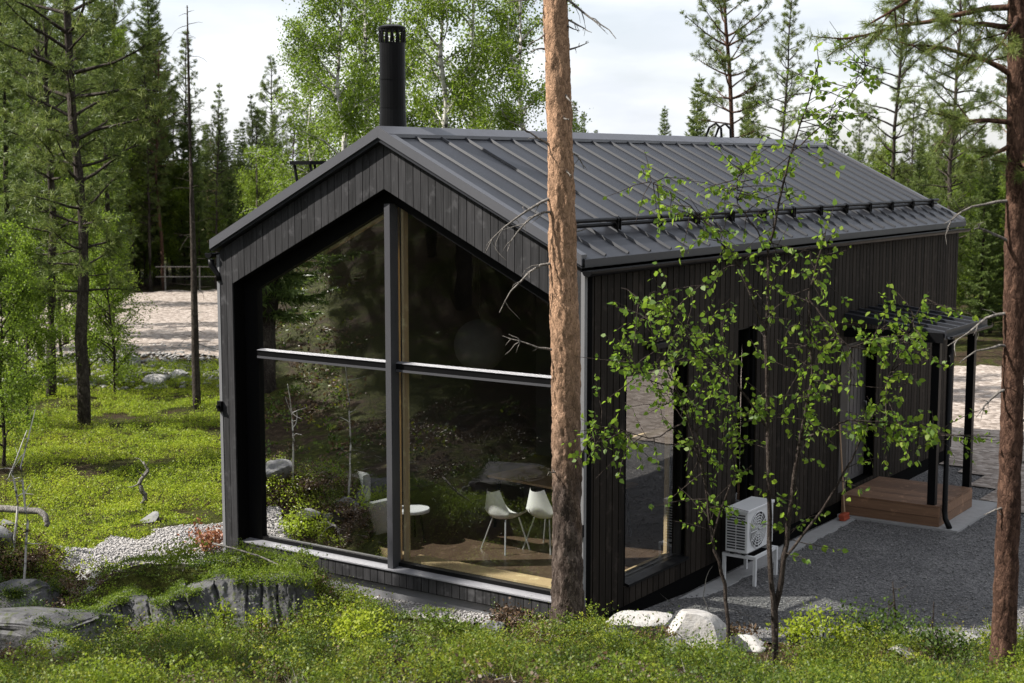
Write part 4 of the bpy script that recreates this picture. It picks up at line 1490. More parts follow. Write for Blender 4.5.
def tufts(C, D, n, L, w, r, spread=1.0):
    """needle tufts: n needles at each centre C along mean direction D"""
    m = len(C)
    d = unit(np.repeat(D, n, 0) * .55 + r.normal(size=(m * n, 3)) * spread)
    p = np.repeat(C, n, 0) + r.normal(size=(m * n, 3)) * L * .22
    return needles(p, d, r.uniform(.7, 1.15, m * n) * L, np.full(m * n, w))


def make_pine(H, c0, rt, seed, maxb=1.9, dens=1.0, nl=20, bark='pine_bark', name='pine_tree', NL=.19, NW=.024, dead=8, dark=False, lean=(0, 0)):
    r = np.random.default_rng(seed)
    root = empty(name)
    tp = trunk_pts(H, r, H * .004, lean)
    mb = MB()
    rad = [rt * (1.25 if z < 0 else (1.12 - .9 * max(z, 0) / H)) for z in tp[:, 2]]
    mb.tube(tp, rad, 9)
    C, D = [], []
    z = c0
    while z < H - .1:
        f = (z - c0) / (H - c0)
        bl = maxb * (math.sin(min(1, f * 1.5 + .22) * math.pi * .62) if f < .55 else (1 - f) * 1.9 + .10) * r.uniform(.75, 1.15)
        bl = min(bl, maxb * 1.1)
        nb = r.integers(2, 5)
        a0 = r.uniform(0, 6.28)
        for k in range(nb):
            a = a0 + k * 6.28 / nb + r.uniform(-.5, .5)
            up = .05 + .75 * f + r.uniform(-.15, .2)
            p = limb(mb, along(tp, z), (math.cos(a), math.sin(a), up), bl, .012 + .016 * bl, r, .25, 4, 4)
            ns = max(4, int(bl * 12 * dens))
            for j in range(ns):
                t = r.uniform(.35, 1.0)
                q = p[0] + 0; i = min(3, int(t * 4)); u = t * 4 - i
                q = p[i] * (1 - u) + p[i + 1] * u
                dirn = unit(unit(p[i + 1] - p[i]) + r.normal(size=3) * .75 + np.array([0, 0, .25]))
                ll = r.uniform(.12, .42) * (1.15 - .45 * t) * min(1, bl)
                e = q + dirn * ll
                if ll > .2: mb.tube([q, e], [.008, .004], 3, cap=False)
                m = max(1, int(ll / .14))
                for s in range(m):
                    C.append(q + dirn * ll * (1 - s / max(m, 1) * .8)); D.append(dirn)
            C.append(p[-1]); D.append(unit(p[-1] - p[-2]))
        z += r.uniform(.22, .42) * (1.25 - .45 * f) / max(.6, dens ** .5)
    C.append(along(tp, H)); D.append(np.array([0, 0, 1.]))
    for k in range(dead):
        zz = r.uniform(.18 * H, max(c0, .3 * H)); a = r.uniform(0, 6.28)
        limb(mb, along(tp, zz), (math.cos(a), math.sin(a), r.uniform(-.35, .2)), r.uniform(.35, 1.1), .012, r, -.25, 4, 4, .25)
    tr = mb.build('trunk', M[bark], root, True)
    V, F = tufts(np.array(C), np.array(D), nl, NL, NW, r, .75)
    np_mesh('crown', V, F, M['spruce_needle' if dark else 'pine_needle'], root)
    return root


def make_spruce(H, c0, rt, seed, maxb=1.5, nm='spruce_tree', step=.26, per=6, bark='dark_bark', mat='spruce_needle'):
    r = np.random.default_rng(seed)
    root = empty(nm)
    tp = trunk_pts(H, r, H * .0022)
    mb = MB()
    mb.tube(tp, [rt * (1.2 if z < 0 else (1.08 - 1.02 * max(z, 0) / H)) for z in tp[:, 2]], 8)
    Ps, Ds, Ls = [], [], []
    z = c0
    while z < H - .15:
        f = (z - c0) / (H - c0)
        bl0 = maxb * (1 - f) ** .85 * min(1, .55 + f * 3) + .10
        nb = per if f < .8 else 4
        a0 = r.uniform(0, 6.28)
        for k in range(nb):
            a = a0 + k * 6.28 / nb + r.uniform(-.4, .4)
            bl = bl0 * r.uniform(.6, 1.18)
            drop = -.45 + .95 * f + r.uniform(-.15, .15)
            d0 = np.array([math.cos(a), math.sin(a), drop])
            p0 = along(tp, z)
            seg = 5
            pts = [p0]; d = unit(d0)
            for i in range(seg):
                d = unit(d + np.array([0, 0, .10]) + r.normal(size=3) * .06)
                pts.append(pts[-1] + d * bl / seg)
            pts = np.array(pts)
            mb.tube(pts, [.006 + .009 * bl, .005 + .006 * bl, .004 + .005 * bl, .004, .003, .002], 3, cap=False)
            m = max(5, int(bl / .038))
            t = np.linspace(.12, 1, m); i = np.minimum(seg - 1, (t * seg).astype(int)); u = t * seg - i
            q = pts[i] * (1 - u)[:, None] + pts[i + 1] * u[:, None]
            dd = unit(pts[i + 1] - pts[i])
            side = unit(np.cross(dd, np.array([0, 0, 1.0])))
            for sg in (-1, 1):
                tw = unit(dd * .75 + side * sg * r.uniform(.5, 1.0, (m, 1)) + np.array([0, 0, -.35]) + r.normal(size=(m, 3)) * .22)
                ll = (.10 + .22 * (1 - t) * min(1, bl)) * r.uniform(.7, 1.3, m)
                # needle-clad twig: a few flat narrow triangles
                for s in range(3):
                    Ps.append(q + tw * (ll * s / 3.4)[:, None]); Ds.append(unit(tw + r.normal(size=(m, 3)) * .38)); Ls.append(ll * .62 + .05)
            Ps.append(q); Ds.append(unit(dd + np.array([0, 0, .3]) + r.normal(size=(m, 3)) * .4)); Ls.append(np.full(m, .10))
        z += step * r.uniform(.75, 1.2) * (1.1 - .4 * f)
    Ps.append(np.repeat(along(tp, H - .12)[None], 8, 0)); Ds.append(unit(r.normal(size=(8, 3)) * .4 + np.array([0, 0, 1.]))); Ls.append(np.full(8, .2))
    Pn, Dn, Ln = np.concatenate(Ps), np.concatenate(Ds), np.concatenate(Ls)
    mb.build('trunk', M[bark], root, True)
    V, F = needles(Pn, Dn, Ln, np.full(len(Pn), .034))
    np_mesh('crown', V, F, M[mat], root)
    return root


def make_birch(H, rt, seed, nleaf=11000, c0=.22, lsize=(.042, .075), name='birch_tree', mat='birch_leaf', wid=.2, bark='birch_bark', droop=.9):
    r = np.random.default_rng(seed)
    root = empty(name)
    tp = trunk_pts(H, r, H * .006)
    mb = MB()
    mb.tube(tp, [rt * (1.2 if z < 0 else (1.06 - .98 * max(z, 0) / H)) for z in tp[:, 2]], 8)
    segs = []
    nb = int(26 + H * 1.6)
    for k in range(nb):
        f = (k + r.uniform(0, 1)) / nb
        z = H * (c0 + (1 - c0) * f * .97)
        a = r.uniform(0, 6.28)
        bl = H * wid * (1 - .72 * f) * r.uniform(.65, 1.15) * (.65 + .35 * min(1, f * 4))
        p = limb(mb, along(tp, z), (math.cos(a), math.sin(a), .9 + .5 * f), bl, .010 + .012 * bl, r, -.35, 5, 4, .13)
        for j in range(int(7 + bl * 4)):
            t = r.uniform(.25, 1); i = min(4, int(t * 5)); u = t * 5 - i
            q = p[i] * (1 - u) + p[i + 1] * u
            dd = unit(unit(p[i + 1] - p[i]) * .5 + r.normal(size=3) * .7)
            ll = r.uniform(.25, .75) * min(1, .35 + bl * .4)
            pts = [q]
            for s in range(3):
                dd = unit(dd + np.array([0, 0, -droop * .35]))
                pts.append(pts[-1] + dd * ll / 3)
            mb.tube(pts, [.006, .005, .004, .002], 3, cap=False)
            segs.append(np.array(pts))
    S = np.array(segs)
    idx = r.integers(0, len(S), nleaf); i = r.integers(0, 3, nleaf); u = r.uniform(0, 1, (nleaf, 1))
    P_ = S[idx, i] * (1 - u) + S[idx, i + 1] * u + r.normal(size=(nleaf, 3)) * .10
    D_ = unit(r.normal(size=(nleaf, 3)) * .8 + np.array([0, 0, -.55])); N_ = unit(r.normal(size=(nleaf, 3)))
    L = r.uniform(*lsize, nleaf)
    mb.build('trunk', M[bark], root, True)
    V, F = leaf_quads(P_, D_, N_, L, L * .75)
    np_mesh('crown', V, F, M[mat], root)
    return root


PROTO = {}


def put(kind, px, d, s=1.0, label=None, group=None, xy=None, sxy=None, rot=None, sink=0):
    x, y = xy or seen(px, d)
    z = gz(x, y) - sink
    root, used = PROTO[kind]
    s2 = (sxy or s, sxy or s, s)
    rot = random.uniform(0, 6.28) if rot is None else rot
    cat = 'tree'
    if not used:
        root.location = (x, y, z); root.rotation_euler.z = rot; root.scale = s2
        PROTO[kind][1] = True
        return tag(root, label, cat, group)
    c = copy_tree(root, (x, y, z), rot, s2, label, group)
    if not group and 'group' in c: del c['group']
    return c


PROTO['pine_a'] = [make_pine(13, 2.6, .115, 101, 1.75, .85, 26, bark='dark_bark', NL=.15, NW=.018), False]
PROTO['pine_b'] = [make_pine(12, 4.6, .10, 102, 1.5, nl=26, NL=.14, NW=.017), False]
PROTO['pine_c'] = [make_pine(11, 2.2, .11, 103, 1.5, .8, bark='dark_bark'), False]
PROTO['pine_thin'] = [make_pine(12, 2.5, .08, 104, 1.2, .95, 26, 'dark_bark', NL=.12, NW=.015), False]
PROTO['pine_tall'] = [make_pine(14, 5.6, .10, 105, 1.45, 1.0, 28, 'red_bark', NL=.12, NW=.015), False]
PROTO['spruce_a'] = [make_spruce(11, .7, .13, 111, 1.55), False]
PROTO['spruce_b'] = [make_spruce(9, .5, .11, 112, 1.05), False]
PROTO['spruce_c'] = [make_spruce(13, 1.6, .15, 113, 1.9), False]
PROTO['spruce_slim'] = [make_spruce(10, .8, .09, 114, .75, per=5), False]
PROTO['birch_a'] = [make_birch(12, .11, 121, 27000), False]
PROTO['birch_b'] = [make_birch(10, .10, 122, 20000, wid=.26), False]
PROTO['birch_low'] = [make_birch(5.5, .045, 123, 14000, .06, (.042, .075), wid=.34, bark='sapling_bark'), False]
PROTO['birch_slim'] = [make_birch(9, .07, 124, 14000, .2, wid=.18, bark='sapling_bark'), False]

# --- far forest beyond the sandy road (left) ---------------------------------
G_FAR = 'forest beyond the sandy road'
LF = {'spruce_a': 'dark spruce in the forest beyond the sandy road', 'spruce_b': 'small pointed spruce in the forest beyond the sandy road', 'spruce_c': 'broad dark spruce in the forest beyond the sandy road',
      'spruce_slim': 'slim spruce in the forest beyond the sandy road', 'pine_a': 'bushy pine in the forest beyond the sandy road', 'pine_b': 'high crowned pine in the forest beyond the sandy road',
      'pine_c': 'low branched pine in the forest beyond the sandy road', 'pine_thin': 'thin pine in the forest beyond the sandy road', 'pine_tall': 'bare stemmed tall pine in the forest beyond the sandy road',
      'birch_a': 'leafy birch in the forest beyond the sandy road', 'birch_b': 'round birch in the forest beyond the sandy road', 'birch_low': 'low leafy birch at the forest foot beyond the sandy road', 'birch_slim': 'slim birch in the forest beyond the sandy road'}
r0 = random.Random(5)
for i in range(66):
    px = -30 + 350 * (i + r0.uniform(-.5, .5)) / 66
    d = r0.choice((64.5, 67, 70, 74, 80)) + r0.uniform(-1.2, 2)
    k = r0.choice(('spruce_a', 'spruce_b', 'spruce_slim', 'pine_b', 'pine_thin', 'spruce_slim', 'spruce_b', 'pine_c', 'birch_slim', 'birch_low'))
    base = {'spruce_a': .85, 'spruce_b': .95, 'spruce_slim': .9, 'pine_b': .85, 'pine_thin': .85, 'pine_c': .8, 'birch_slim': .9, 'birch_low': .9}[k]
    hi = 1.25 if px < 130 else (1.1 if px < 190 else .8)
    put(k, px, d, base * hi * r0.uniform(.85, 1.12), LF[k], G_FAR)
# --- low leafy edge that closes the gaps below
for i in range(16):
    put('birch_low', -20 + i * 21 + r0.uniform(-8, 8), 66 + r0.uniform(0, 8), r0.uniform(.7, 1.0), LF['birch_low'], G_FAR)

# --- named trees at the left --------------------------------------------------
put('pine_a', 85, 31.3, 1.12, 'tall bushy pine with a reddish upper stem standing on the grass at the left', None, rot=1.0)
put('pine_c', 52, 34.8, 1.0, 'pine with a dark stem just left behind the tall bushy pine')
put('spruce_slim', 14, 37, 1.15, 'slim spruce at the left picture edge on the grass')
put('spruce_c', 158, 68, 1.12, 'pointed tall spruce rising over the road left of the dead spruce')
put('pine_a', 120, 67, 1.1, 'big pine behind the road between bushy pine and pointed spruce')
put('pine_thin', 135, 65.5, .95, 'thin pine with a pale bare stem at the far road edge')
put('pine_tall', 163, 65.2, .8, 'pine with a straight pale stem at the far road edge')
put('birch_low', 90, 38, .8, 'bright leafed young birch behind the bushy pine stem')
put('birch_low', 4, 27, .8, 'sunny low birch at the left edge of the grass')
put('birch_b', 55, 48, .8, 'birch between the left pines and the road')
put('birch_low', 28, 31, .72, 'bright young birch nearest the camera among the left trees')
put('birch_low', 115, 36, .8, 'small bright birch right of the bushy pine stem')
put('birch_b', 20, 40, .72, 'round birch at the left behind the slim edge spruce')
put('birch_low', 62, 41, 1.05, 'bright young birch low between the two dark left pines')
put('birch_low', 105, 58, 1.1, 'leafy young birch at the left end of the sandy road')
put('pine_thin', 40, 41, 1.05, 'slim dark stemmed pine left of the bushy pine')
put('pine_thin', 66, 45, 1.1, 'slim pine close behind the bushy pine')
put('spruce_slim', 112, 47, 1.2, 'slim dark spruce right of the bushy pine')
put('spruce_slim', 30, 44, 1.2, 'slim spruce behind the young birch nearest the left edge')
put('pine_c', 30, 50, 1.1, 'dense pine rising behind the left birches')
put('spruce_a', 108, 64, 1.15, 'dense spruce at the road end behind the bushy pine')
put('pine_a', 275, 78, .85, 'lone loose crowned pine against the sky left of the chimney')
put('birch_low', 262, 62, 1.1, 'round pale green birch left of the roof slope')
put('birch_low', 290, 58, .9, 'low birch rising just behind the left roof slope')

# --- birches right behind the house ------------------------------------------
bl = ['birch with a bright crown left of the chimney', 'tall birch directly behind the chimney', 'pale stemmed birch just right of the chimney', 'birch with hanging twigs between chimney and big pine',
      'birch close to the left side of the big pine trunk', 'far birch showing through behind the chimney', 'small birch low behind the ridge near the chimney']
for (px, d, k, s), lb in zip(((338, 33, 'birch_a', .98), (372, 36, 'birch_a', 1.05), (437, 35, 'birch_a', 1.1), (482, 37, 'birch_b', 1.2), (520, 34, 'birch_a', .98), (400, 44, 'birch_b', 1.2), (465, 40, 'birch_b', .75)), bl):
    put(k, px, d, s, lb)
put('birch_b', 318, 38, .92, 'birch leaning out left of the chimney group')

# --- right of the big pine, over the roof --------------------------------------
put('pine_tall', 722, 44, .98, 'tall pine with a reddish bare stem rising over the roof ridge', rot=.4)
put('pine_thin', 775, 55, 1.0, 'slim pine right of the tall red stemmed pine')
put('spruce_b', 663, 75, .92, 'small pointed spruce alone above the ridge')
put('spruce_b', 697, 52, .95, 'bushy young spruce left of the tall red stemmed pine')
put('spruce_b', 748, 58, .98, 'young spruce between the tall pine and the slim pine')
put('pine_thin', 885, 48, 1.05, 'open crowned pine standing against the sky right of the sapling')
put('pine_thin', 940, 42, 1.0, 'pine with a pale stem left of the thick right pine')
put('pine_b', 1012, 50, 1.0, 'pine behind the thick right pine at the picture edge')
put('spruce_b', 830, 60, .85, 'small spruce above the far end of the roof')
for px, d, s in ((582, 120, .9), (596, 126, .78), (612, 130, .72), (621, 128, .66), (648, 140, .66), (566, 130, .8), (574, 110, .95)):
    put('spruce_slim', px, d, s * 1.05, 'tiny distant spruce tip above the roof ridge', 'distant spruce tips over the ridge')
LR = {'birch_low': 'leafy young birch in the thicket right of the roof', 'birch_b': 'round birch in the thicket right of the roof', 'spruce_slim': 'slim spruce in the thicket right of the roof', 'pine_thin': 'thin pine in the thicket right of the roof',
      'pine_c': 'bushy pine in the thicket right of the roof', 'spruce_b': 'small spruce in the thicket right of the roof', 'birch_slim': 'slim birch in the thicket right of the roof'}
for i in range(46):
    px = 835 + 260 * (i + r0.uniform(-.5, .5)) / 46
    d = r0.choice((46, 49, 53, 58, 64, 72)) + r0.uniform(-1, 2)
    k = r0.choice(('birch_low', 'birch_low', 'spruce_slim', 'pine_thin', 'pine_c', 'spruce_b', 'birch_slim'))
    s = {'birch_low': 1.05, 'spruce_slim': .68, 'pine_thin': .62, 'pine_c': .62, 'spruce_b': .72, 'birch_slim': .72}[k]
    put(k, px, d, s * r0.uniform(.8, 1.12), LR[k], 'thicket right of the roof')
for i in range(12):
    px = 560 + 280 * (i + r0.uniform(-.4, .4)) / 12
    put(r0.choice(('spruce_slim', 'birch_low', 'spruce_b')), px, 62 + r0.uniform(0, 20), r0.uniform(.45, .6), 'low tree just behind the roof ridge', 'low trees behind the ridge')

# --- hillside trees in front of the gable, seen mirrored in the glass; one added for its shade -------------
HL = 'tall conifer on the mossy hillside mirrored in the gable window'
r1 = random.Random(12)
HT = [(-14, -15), (-18, -12), (-21, -18), (-17, -21), (-12, -22), (-24, -24), (-20, -27), (-14, -28), (-8, -25), (-27, -17), (-25, -30), (-30, -24), (-10, -31), (-18, -33), (-31, -31), (-5, -29),
      (-12, -13), (-16, -18), (-10, -19), (-22, -14), (-15, -25), (-26, -27), (-21, -31), (-29, -20), (-8, -21), (-33, -28), (-4, -24), (-33, -16), (-36, -22), (-24, -36), (-13, -37), (-36, -34), (-30, -38), (-6, -36), (-22, -10), (-28, -10), (-13.8, -8.2), (-44, -34), (-50, -46), (-38, -50), (-30, -52), (-20, -50), (-46, -24), (-56, -38), (-12, -48), (-25, -46), (-40, -42)]  # one unseen conifer among these is added to shade the plants by the gable
HT += [(-42 + q * .78 + (q * 7 % 5 - 2) * 1.5, -54 - q * .62 - (q * 5 % 7)) for q in range(-27, 28, 3)]
for i, (x, y) in enumerate(HT):
    k = ('pine_a', 'spruce_c', 'pine_c', 'spruce_a', 'pine_b')[i % 5] if i < len(HT) - 19 else ('spruce_a', 'spruce_b')[i % 2]
    put(k, 0, 0, r1.uniform(.95, 1.25), HL, 'hillside trees mirrored in the glass', xy=(x + r1.uniform(-1, 1), y + r1.uniform(-1, 1)))
# --- the big pine in front of the house ---------------------------------------------


def big_pine(px, d, rt, H, c0, seed, label, bark, stubs, lean, z_off=0):
    r = np.random.default_rng(seed)
    x, y = seen(px, d); z = gz(x, y)
    root = empty('pine_tree', (x, y, z), label=label, cat='tree')
    # plated bark: a finely divided tube, pushed in and out
    nz_, na = 620, 56
    zz = np.linspace(-.3, H, nz_)
    ctr = np.stack([lean[0] * zz / 10 + .03 * np.sin(zz * .55 + seed), lean[1] * zz / 10 + .03 * np.cos(zz * .43)], -1)
    rad = rt * (1 - .62 * np.clip(zz, 0, None) / H) * (1 + .42 * np.exp(-np.clip(zz, -.3, 9) / .22))
    A = np.linspace(0, 2 * math.pi, na, endpoint=False)
    AA, ZZ = np.meshgrid(A, zz)
    per = lambda s, sc, sd: vnoise(np.cos(AA) * rt * s, ZZ * sc + np.sin(AA) * rt * s, 1, sd)
    qz = lambda q, k: np.round(q * k) / k
    bump = .05 * per(9, 2.2, seed) + .075 * qz(per(22, 9, seed + 1), 2.5) + .05 * qz(per(46, 22, seed + 4), 2) + .03 * per(80, 50, seed + 2)
    flare = .30 * np.exp(-np.clip(ZZ, -.3, 9) / .16) * np.maximum(0, np.sin(AA * 2.5 + seed) * .5 + np.sin(AA * 4 + 1.3) * .5)
    R = rad[:, None] * (1 + bump + flare)
    V = np.stack([ctr[:, :1] + R * np.cos(AA), ctr[:, 1:] + R * np.sin(AA), ZZ], -1).reshape(-1, 3)
    i = np.arange(nz_ - 1)[:, None] * na + np.arange(na)[None]
    j = np.arange(nz_ - 1)[:, None] * na + (np.arange(na)[None] + 1) % na
    F = np.stack([i, j, j + na, i + na], -1).reshape(-1, 4)
    np_mesh('trunk', V, F, M[bark], root, smooth=True)
    at = lambda q: np.array([np.interp(q, zz, ctr[:, 0]), np.interp(q, zz, ctr[:, 1]), q])
    ra = lambda q: float(np.interp(q, zz, rad))
    # dead grey twigs: (height, side: + right / - left seen from camera, length, rise)
    for (q, sd, toward, ln, rise, sag) in stubs:
        d0 = np.array([RH[0] * sd - FH[0] * toward, RH[1] * sd - FH[1] * toward, rise])
        mb = MB()
        p = limb(mb, at(q) + unit(d0) * ra(q) * .7, d0, ln, .012 + .006 * ln, r, sag, 6, 6, .16, .2)
        for k in range(int(2 + ln * 5)):
            t = r.integers(1, 6)
            limb(mb, p[t], unit(p[t] - p[t - 1]) + r.normal(size=3) * .8, ln * r.uniform(.12, .4), .006, r, sag * .6, 3, 4, .3)
        mb.build('dead_branch', M['grey_twig'], root, True)
    # living crown
    mb = MB(); C, D = [], []
    q = c0
    while q < H:
        f = (q - c0) / (H - c0)
        for k in range(3):
            a = r.uniform(0, 6.28); b_ = 2.3 * (math.sin(min(1, .25 + f * 1.3) * math.pi * .7)) + .3
            p = limb(mb, at(q), (math.cos(a), math.sin(a), .25 + .5 * f), b_, .02 + .012 * b_, r, .3, 5, 5)
            for s in range(int(b_ * 9)):
                t = r.uniform(.3, 1); ii = min(4, int(t * 5)); u = t * 5 - ii
                qq = p[ii] * (1 - u) + p[ii + 1] * u
                dd = unit(unit(p[ii + 1] - p[ii]) + r.normal(size=3) * .8 + np.array([0, 0, .2])); ll = r.uniform(.15, .5)
                mb.tube([qq, qq + dd * ll], [.008, .004], 3, cap=False)
                for s2 in range(3): C.append(qq + dd * ll * (1 - .3 * s2)); D.append(dd)
        q += r.uniform(.25, .45)
    if C:
        mb.build('limbs', M[bark], root, True)
        V, F = tufts(np.array(C), np.array(D), 18, .14, .012, r, .75)
        np_mesh('crown', V, F, M['pine_needle'], root)
    return root, at, ra


def zpix(py, d):
    return CAM[2] - (py - 170.8) / FPX * d     # height of pixel row py at distance d (near the picture's middle height)


d1 = 15.45
zb = gz(*seen(566, d1))
st = []
for py, sd, tw, ln, rise, sag in ((205, -1, .25, .95, .15, -.9), (220, -1, .6, .70, .25, -1.3), (268, -1, .35, .85, -.1, -1.6), (358, -1, .2, .60, .1, -.2), (158, -1, .3, .55, .5, .2),
                                  (8, -1, .1, .45, .0, -.4), (42, -1, .2, .25, -.1, 0), (3, 1, .2, .75, -.7, -.9), (28, 1, .15, .35, -.25, -.5), (60, 1, .15, .28, .1, -.3), (30, 1, .6, .2, -.6, 0), (100, .6, .8, .3, -.3, -.2), (120, .5, .8, .22, -.6, 0),
                                  (158, 1, .2, .25, -.1, 0), (238, 1, .3, .18, 0, 0), (175, .4, .9, .2, -.2, 0), (480, -.7, .5, .16, 0, 0), (60, -1, .2, .22, .1, 0)):
    st.append((zpix(py, d1) - zb, sd, tw, ln, rise, sag))
big_pine(566, d1, .165, 17, 9.6, 201, 'thick orange barked pine trunk with dead grey twigs standing before the gable', 'pine_bark', st, (-.16 * RH[0], -.16 * RH[1]))

# right pine, closer, with living branches at the top of the picture
d2 = 12.6
zb2 = gz(*seen(1002, d2))
st = []
for py, sd, tw, ln, rise, sag in ((150, 1, .3, .5, .2, 0), (250, -1, .2, .55, .3, -.5), (320, -1, .3, .6, .1, -.6), (355, -1, .2, .5, .3, -.4), (300, 1, .2, .4, .1, -.3), (395, -1, .3, .45, -.2, -.4), (430, 1, .2, .3, .1, 0), (205, -1, .1, .7, -.3, .2), (520, -.8, .5, .2, .2, 0), (470, 1, .3, .3, -.2, 0)):
    st.append((zpix(py, d2) - zb2, sd, tw, ln, rise, sag))
RP2, at2, ra2 = big_pine(1002, d2, .105, 15, 7.6, 207, 'slender dark barked pine with low green boughs at the right picture edge', 'red_bark', st, (-.17 * RH[0], -.17 * RH[1]))
r = np.random.default_rng(77)
mb = MB(); C, D = [], []
for py, sd, tw, ln, rise, sag in ((88, -1, .15, 1.0, .3, -.1), (38, -1, .5, 1.1, .1, -.3), (18, -1, -.1, 1.5, .0, .05), (130, -1, .3, .9, .1, -.5), (150, -.8, .6, .5, -.1, -.3), (60, 1, .3, .6, .2, -.3), (10, .6, .6, .7, -.1, -.3), (165, -.2, 1, .4, -.2, -.2), (170, .3, 1, .35, -.1, 0), (28, -.4, 1, .6, -.1, -.2), (-40, -1, .1, 1.5, -.1, -.5), (-30, -1, .6, .6, -.1, -.2)):
    q = zpix(py, d2) - zb2
    d0 = np.array([RH[0] * sd - FH[0] * tw, RH[1] * sd - FH[1] * tw, rise])
    p = limb(mb, at2(q), d0, ln, .02 + .008 * ln, r, sag, 6, 6, .12)
    for s in range(int(3 + ln * 8)):
        t = r.uniform(.3, 1); ii = min(5, int(t * 6)); u = t * 6 - ii
        qq = p[ii] * (1 - u) + p[ii + 1] * u
        dd = unit(unit(p[ii + 1] - p[ii]) * .8 + r.normal(size=3) * .6); ll = r.uniform(.1, .4)
        mb.tube([qq, qq + dd * ll], [.007, .004], 4, cap=False)
        for s2 in range(3): C.append(qq + dd * ll * (1 - .25 * s2)); D.append(dd)
    C.append(p[-1]); D.append(unit(p[-1] - p[-2]))
mb.build('bough', M['red_bark'], RP2, True)
V, F = tufts(np.array(C), np.array(D), 52, .075, .005, r, .7)
np_mesh('bough_needles', V, F, M['pine_needle'], RP2)


# --- birch saplings in front of the yard wall --------------------------------------
def sapling(px, d, stems, label, seed, nl):
    r = np.random.default_rng(seed)
    x, y = seen(px, d); z = gz(x, y)
    root = empty('birch_sapling', (x, y, z), label=label, cat='sapling')
    B = np.array([x, y, z])

    def W(ppx, ppy, dd):
        # height from the pixel row, allowing for the camera's tilt
        v = math.tan(-PIT + math.atan((341.5 - ppy) / FPX))
        l = (ppx - 512) / FPX * (dd * math.cos(PIT) - dd * v * math.sin(PIT))
        q = CAM[:2] + FH * dd + RH * l
        return np.array([q[0], q[1], CAM[2] + v * dd]) - B
    mb = MB(); LP, LD = [], []
    for pts, r0_ in stems:
        P3 = np.array([W(*p) for p in pts]); P3[0][2] = -.05 if pts[0][1] > 660 else P3[0][2]
        # smooth along the stem
        T = np.linspace(0, len(P3) - 1, len(P3) * 4)
        ctrl = np.stack([np.interp(T, np.arange(len(P3)), P3[:, i]) for i in range(3)], -1) + r.normal(size=(len(T), 3)) * .008
        mb.tube(ctrl, list(np.linspace(r0_, r0_ * .18, len(T))), 7, cap=False)
        total = len(T)
        for k in range(int(nl * len(P3) / 5 * 3.3)):
            t = (.28 + .72 * r.uniform(0, 1) ** .75) * (total - 1.01); i = int(t); u = t - i
            q = ctrl[i] * (1 - u) + ctrl[i + 1] * u
            dd = unit(unit(ctrl[i + 1] - ctrl[i]) * .35 + r.normal(size=3) * .8 + np.array([0, 0, -.05])); ll = r.uniform(.12, .62)
            e = [q]
            for s in range(3):
                dd = unit(dd + np.array([0, 0, -.10]) + r.normal(size=3) * .15); e.append(e[-1] + dd * ll / 3)
            mb.tube(e, [.005, .004, .003, .002], 4, cap=False)
            for s in range(r.integers(5, 11)):
                tt = r.uniform(.25, 1) * 2.99; a = int(tt); b = tt - a
                LP.append(e[a] * (1 - b) + e[a + 1] * b); LD.append(unit(dd * .4 + r.normal(size=3) * .7 + np.array([0, 0, -.5])))
    mb.build('stem', M['sapling_bark'], root, True)
    P_ = np.array(LP); D_ = np.array(LD); N_ = unit(r.normal(size=P_.shape) + np.array([0, 0, .4]))
    L = .022 + .056 * r.beta(2.0, 1.8, len(P_))
    # six-sided leaves with a petiole
    Ss = unit(np.cross(D_, N_)); N2 = np.cross(Ss, D_)
    V = np.empty((len(P_), 6, 3)); L = L[:, None]
    P_ = P_ + D_ * .012
    for i_, (a, b, c) in enumerate(((0, 0, 0), (.25, .36, .06), (.6, .30, .04), (1, 0, -.10), (.6, -.30, .04), (.25, -.36, .06))):
        V[:, i_] = P_ + D_ * L * a + Ss * L * b + N2 * L * c
    np_mesh('foliage', V.reshape(-1, 3), np.arange(6 * len(P_)).reshape(-1, 6), M['sapling_leaf'], root)
    return root


ds = 13.5
sapling(773, ds, [
    ([(773, 672, ds), (778, 600, ds), (786, 545, ds), (800, 440, 13.4), (812, 380, 13.3), (808, 300, 13.2), (826, 232, 13.2)], .035),
    ([(779, 672, ds), (770, 560, ds), (767, 430, ds), (766, 330, ds), (768, 250, 13.6), (792, 150, 13.6), (820, 60, 13.6)], .028),
    ([(784, 560, ds), (830, 500, 13.3), (862, 440, 13.2), (905, 340, 13.1), (925, 295, 13.0)], .014),
    ([(800, 440, 13.4), (850, 420, 13.2), (905, 425, 13.1), (960, 440, 13.0)], .010),
    ([(766, 330, ds), (735, 260, 13.5), (690, 205, 13.4), (645, 180, 13.3)], .010),
    ([(768, 250, 13.6), (735, 200, 13.7), (742, 165, 13.7)], .008),
    ([(808, 300, 13.2), (850, 350, 13.0), (885, 330, 13.0)], .009),
    ([(792, 150, 13.6), (840, 110, 13.5), (870, 62, 13.5)], .008),
    ([(767, 430, ds), (735, 380, 13.3), (700, 350, 13.2), (655, 290, 13.1)], .011),
], 'twin stemmed birch sapling with bright leaves before the heat pump', 301, 15)
sapling(726, 13.9, [
    ([(728, 668, 13.9), (726, 590, 13.9), (712, 540, 13.9), (705, 480, 13.9), (690, 420, 13.8), (668, 370, 13.7), (640, 300, 13.7)], .022),
    ([(712, 540, 13.9), (735, 470, 13.8), (730, 390, 13.8), (722, 320, 13.8)], .012),
    ([(690, 420, 13.8), (650, 440, 13.7), (610, 425, 13.6), (590, 432, 13.6)], .008),
    ([(705, 480, 13.9), (690, 400, 13.7), (650, 380, 13.6), (618, 350, 13.6)], .009),
], 'thin birch sapling with bright leaves before the tall narrow pane', 302, 12)


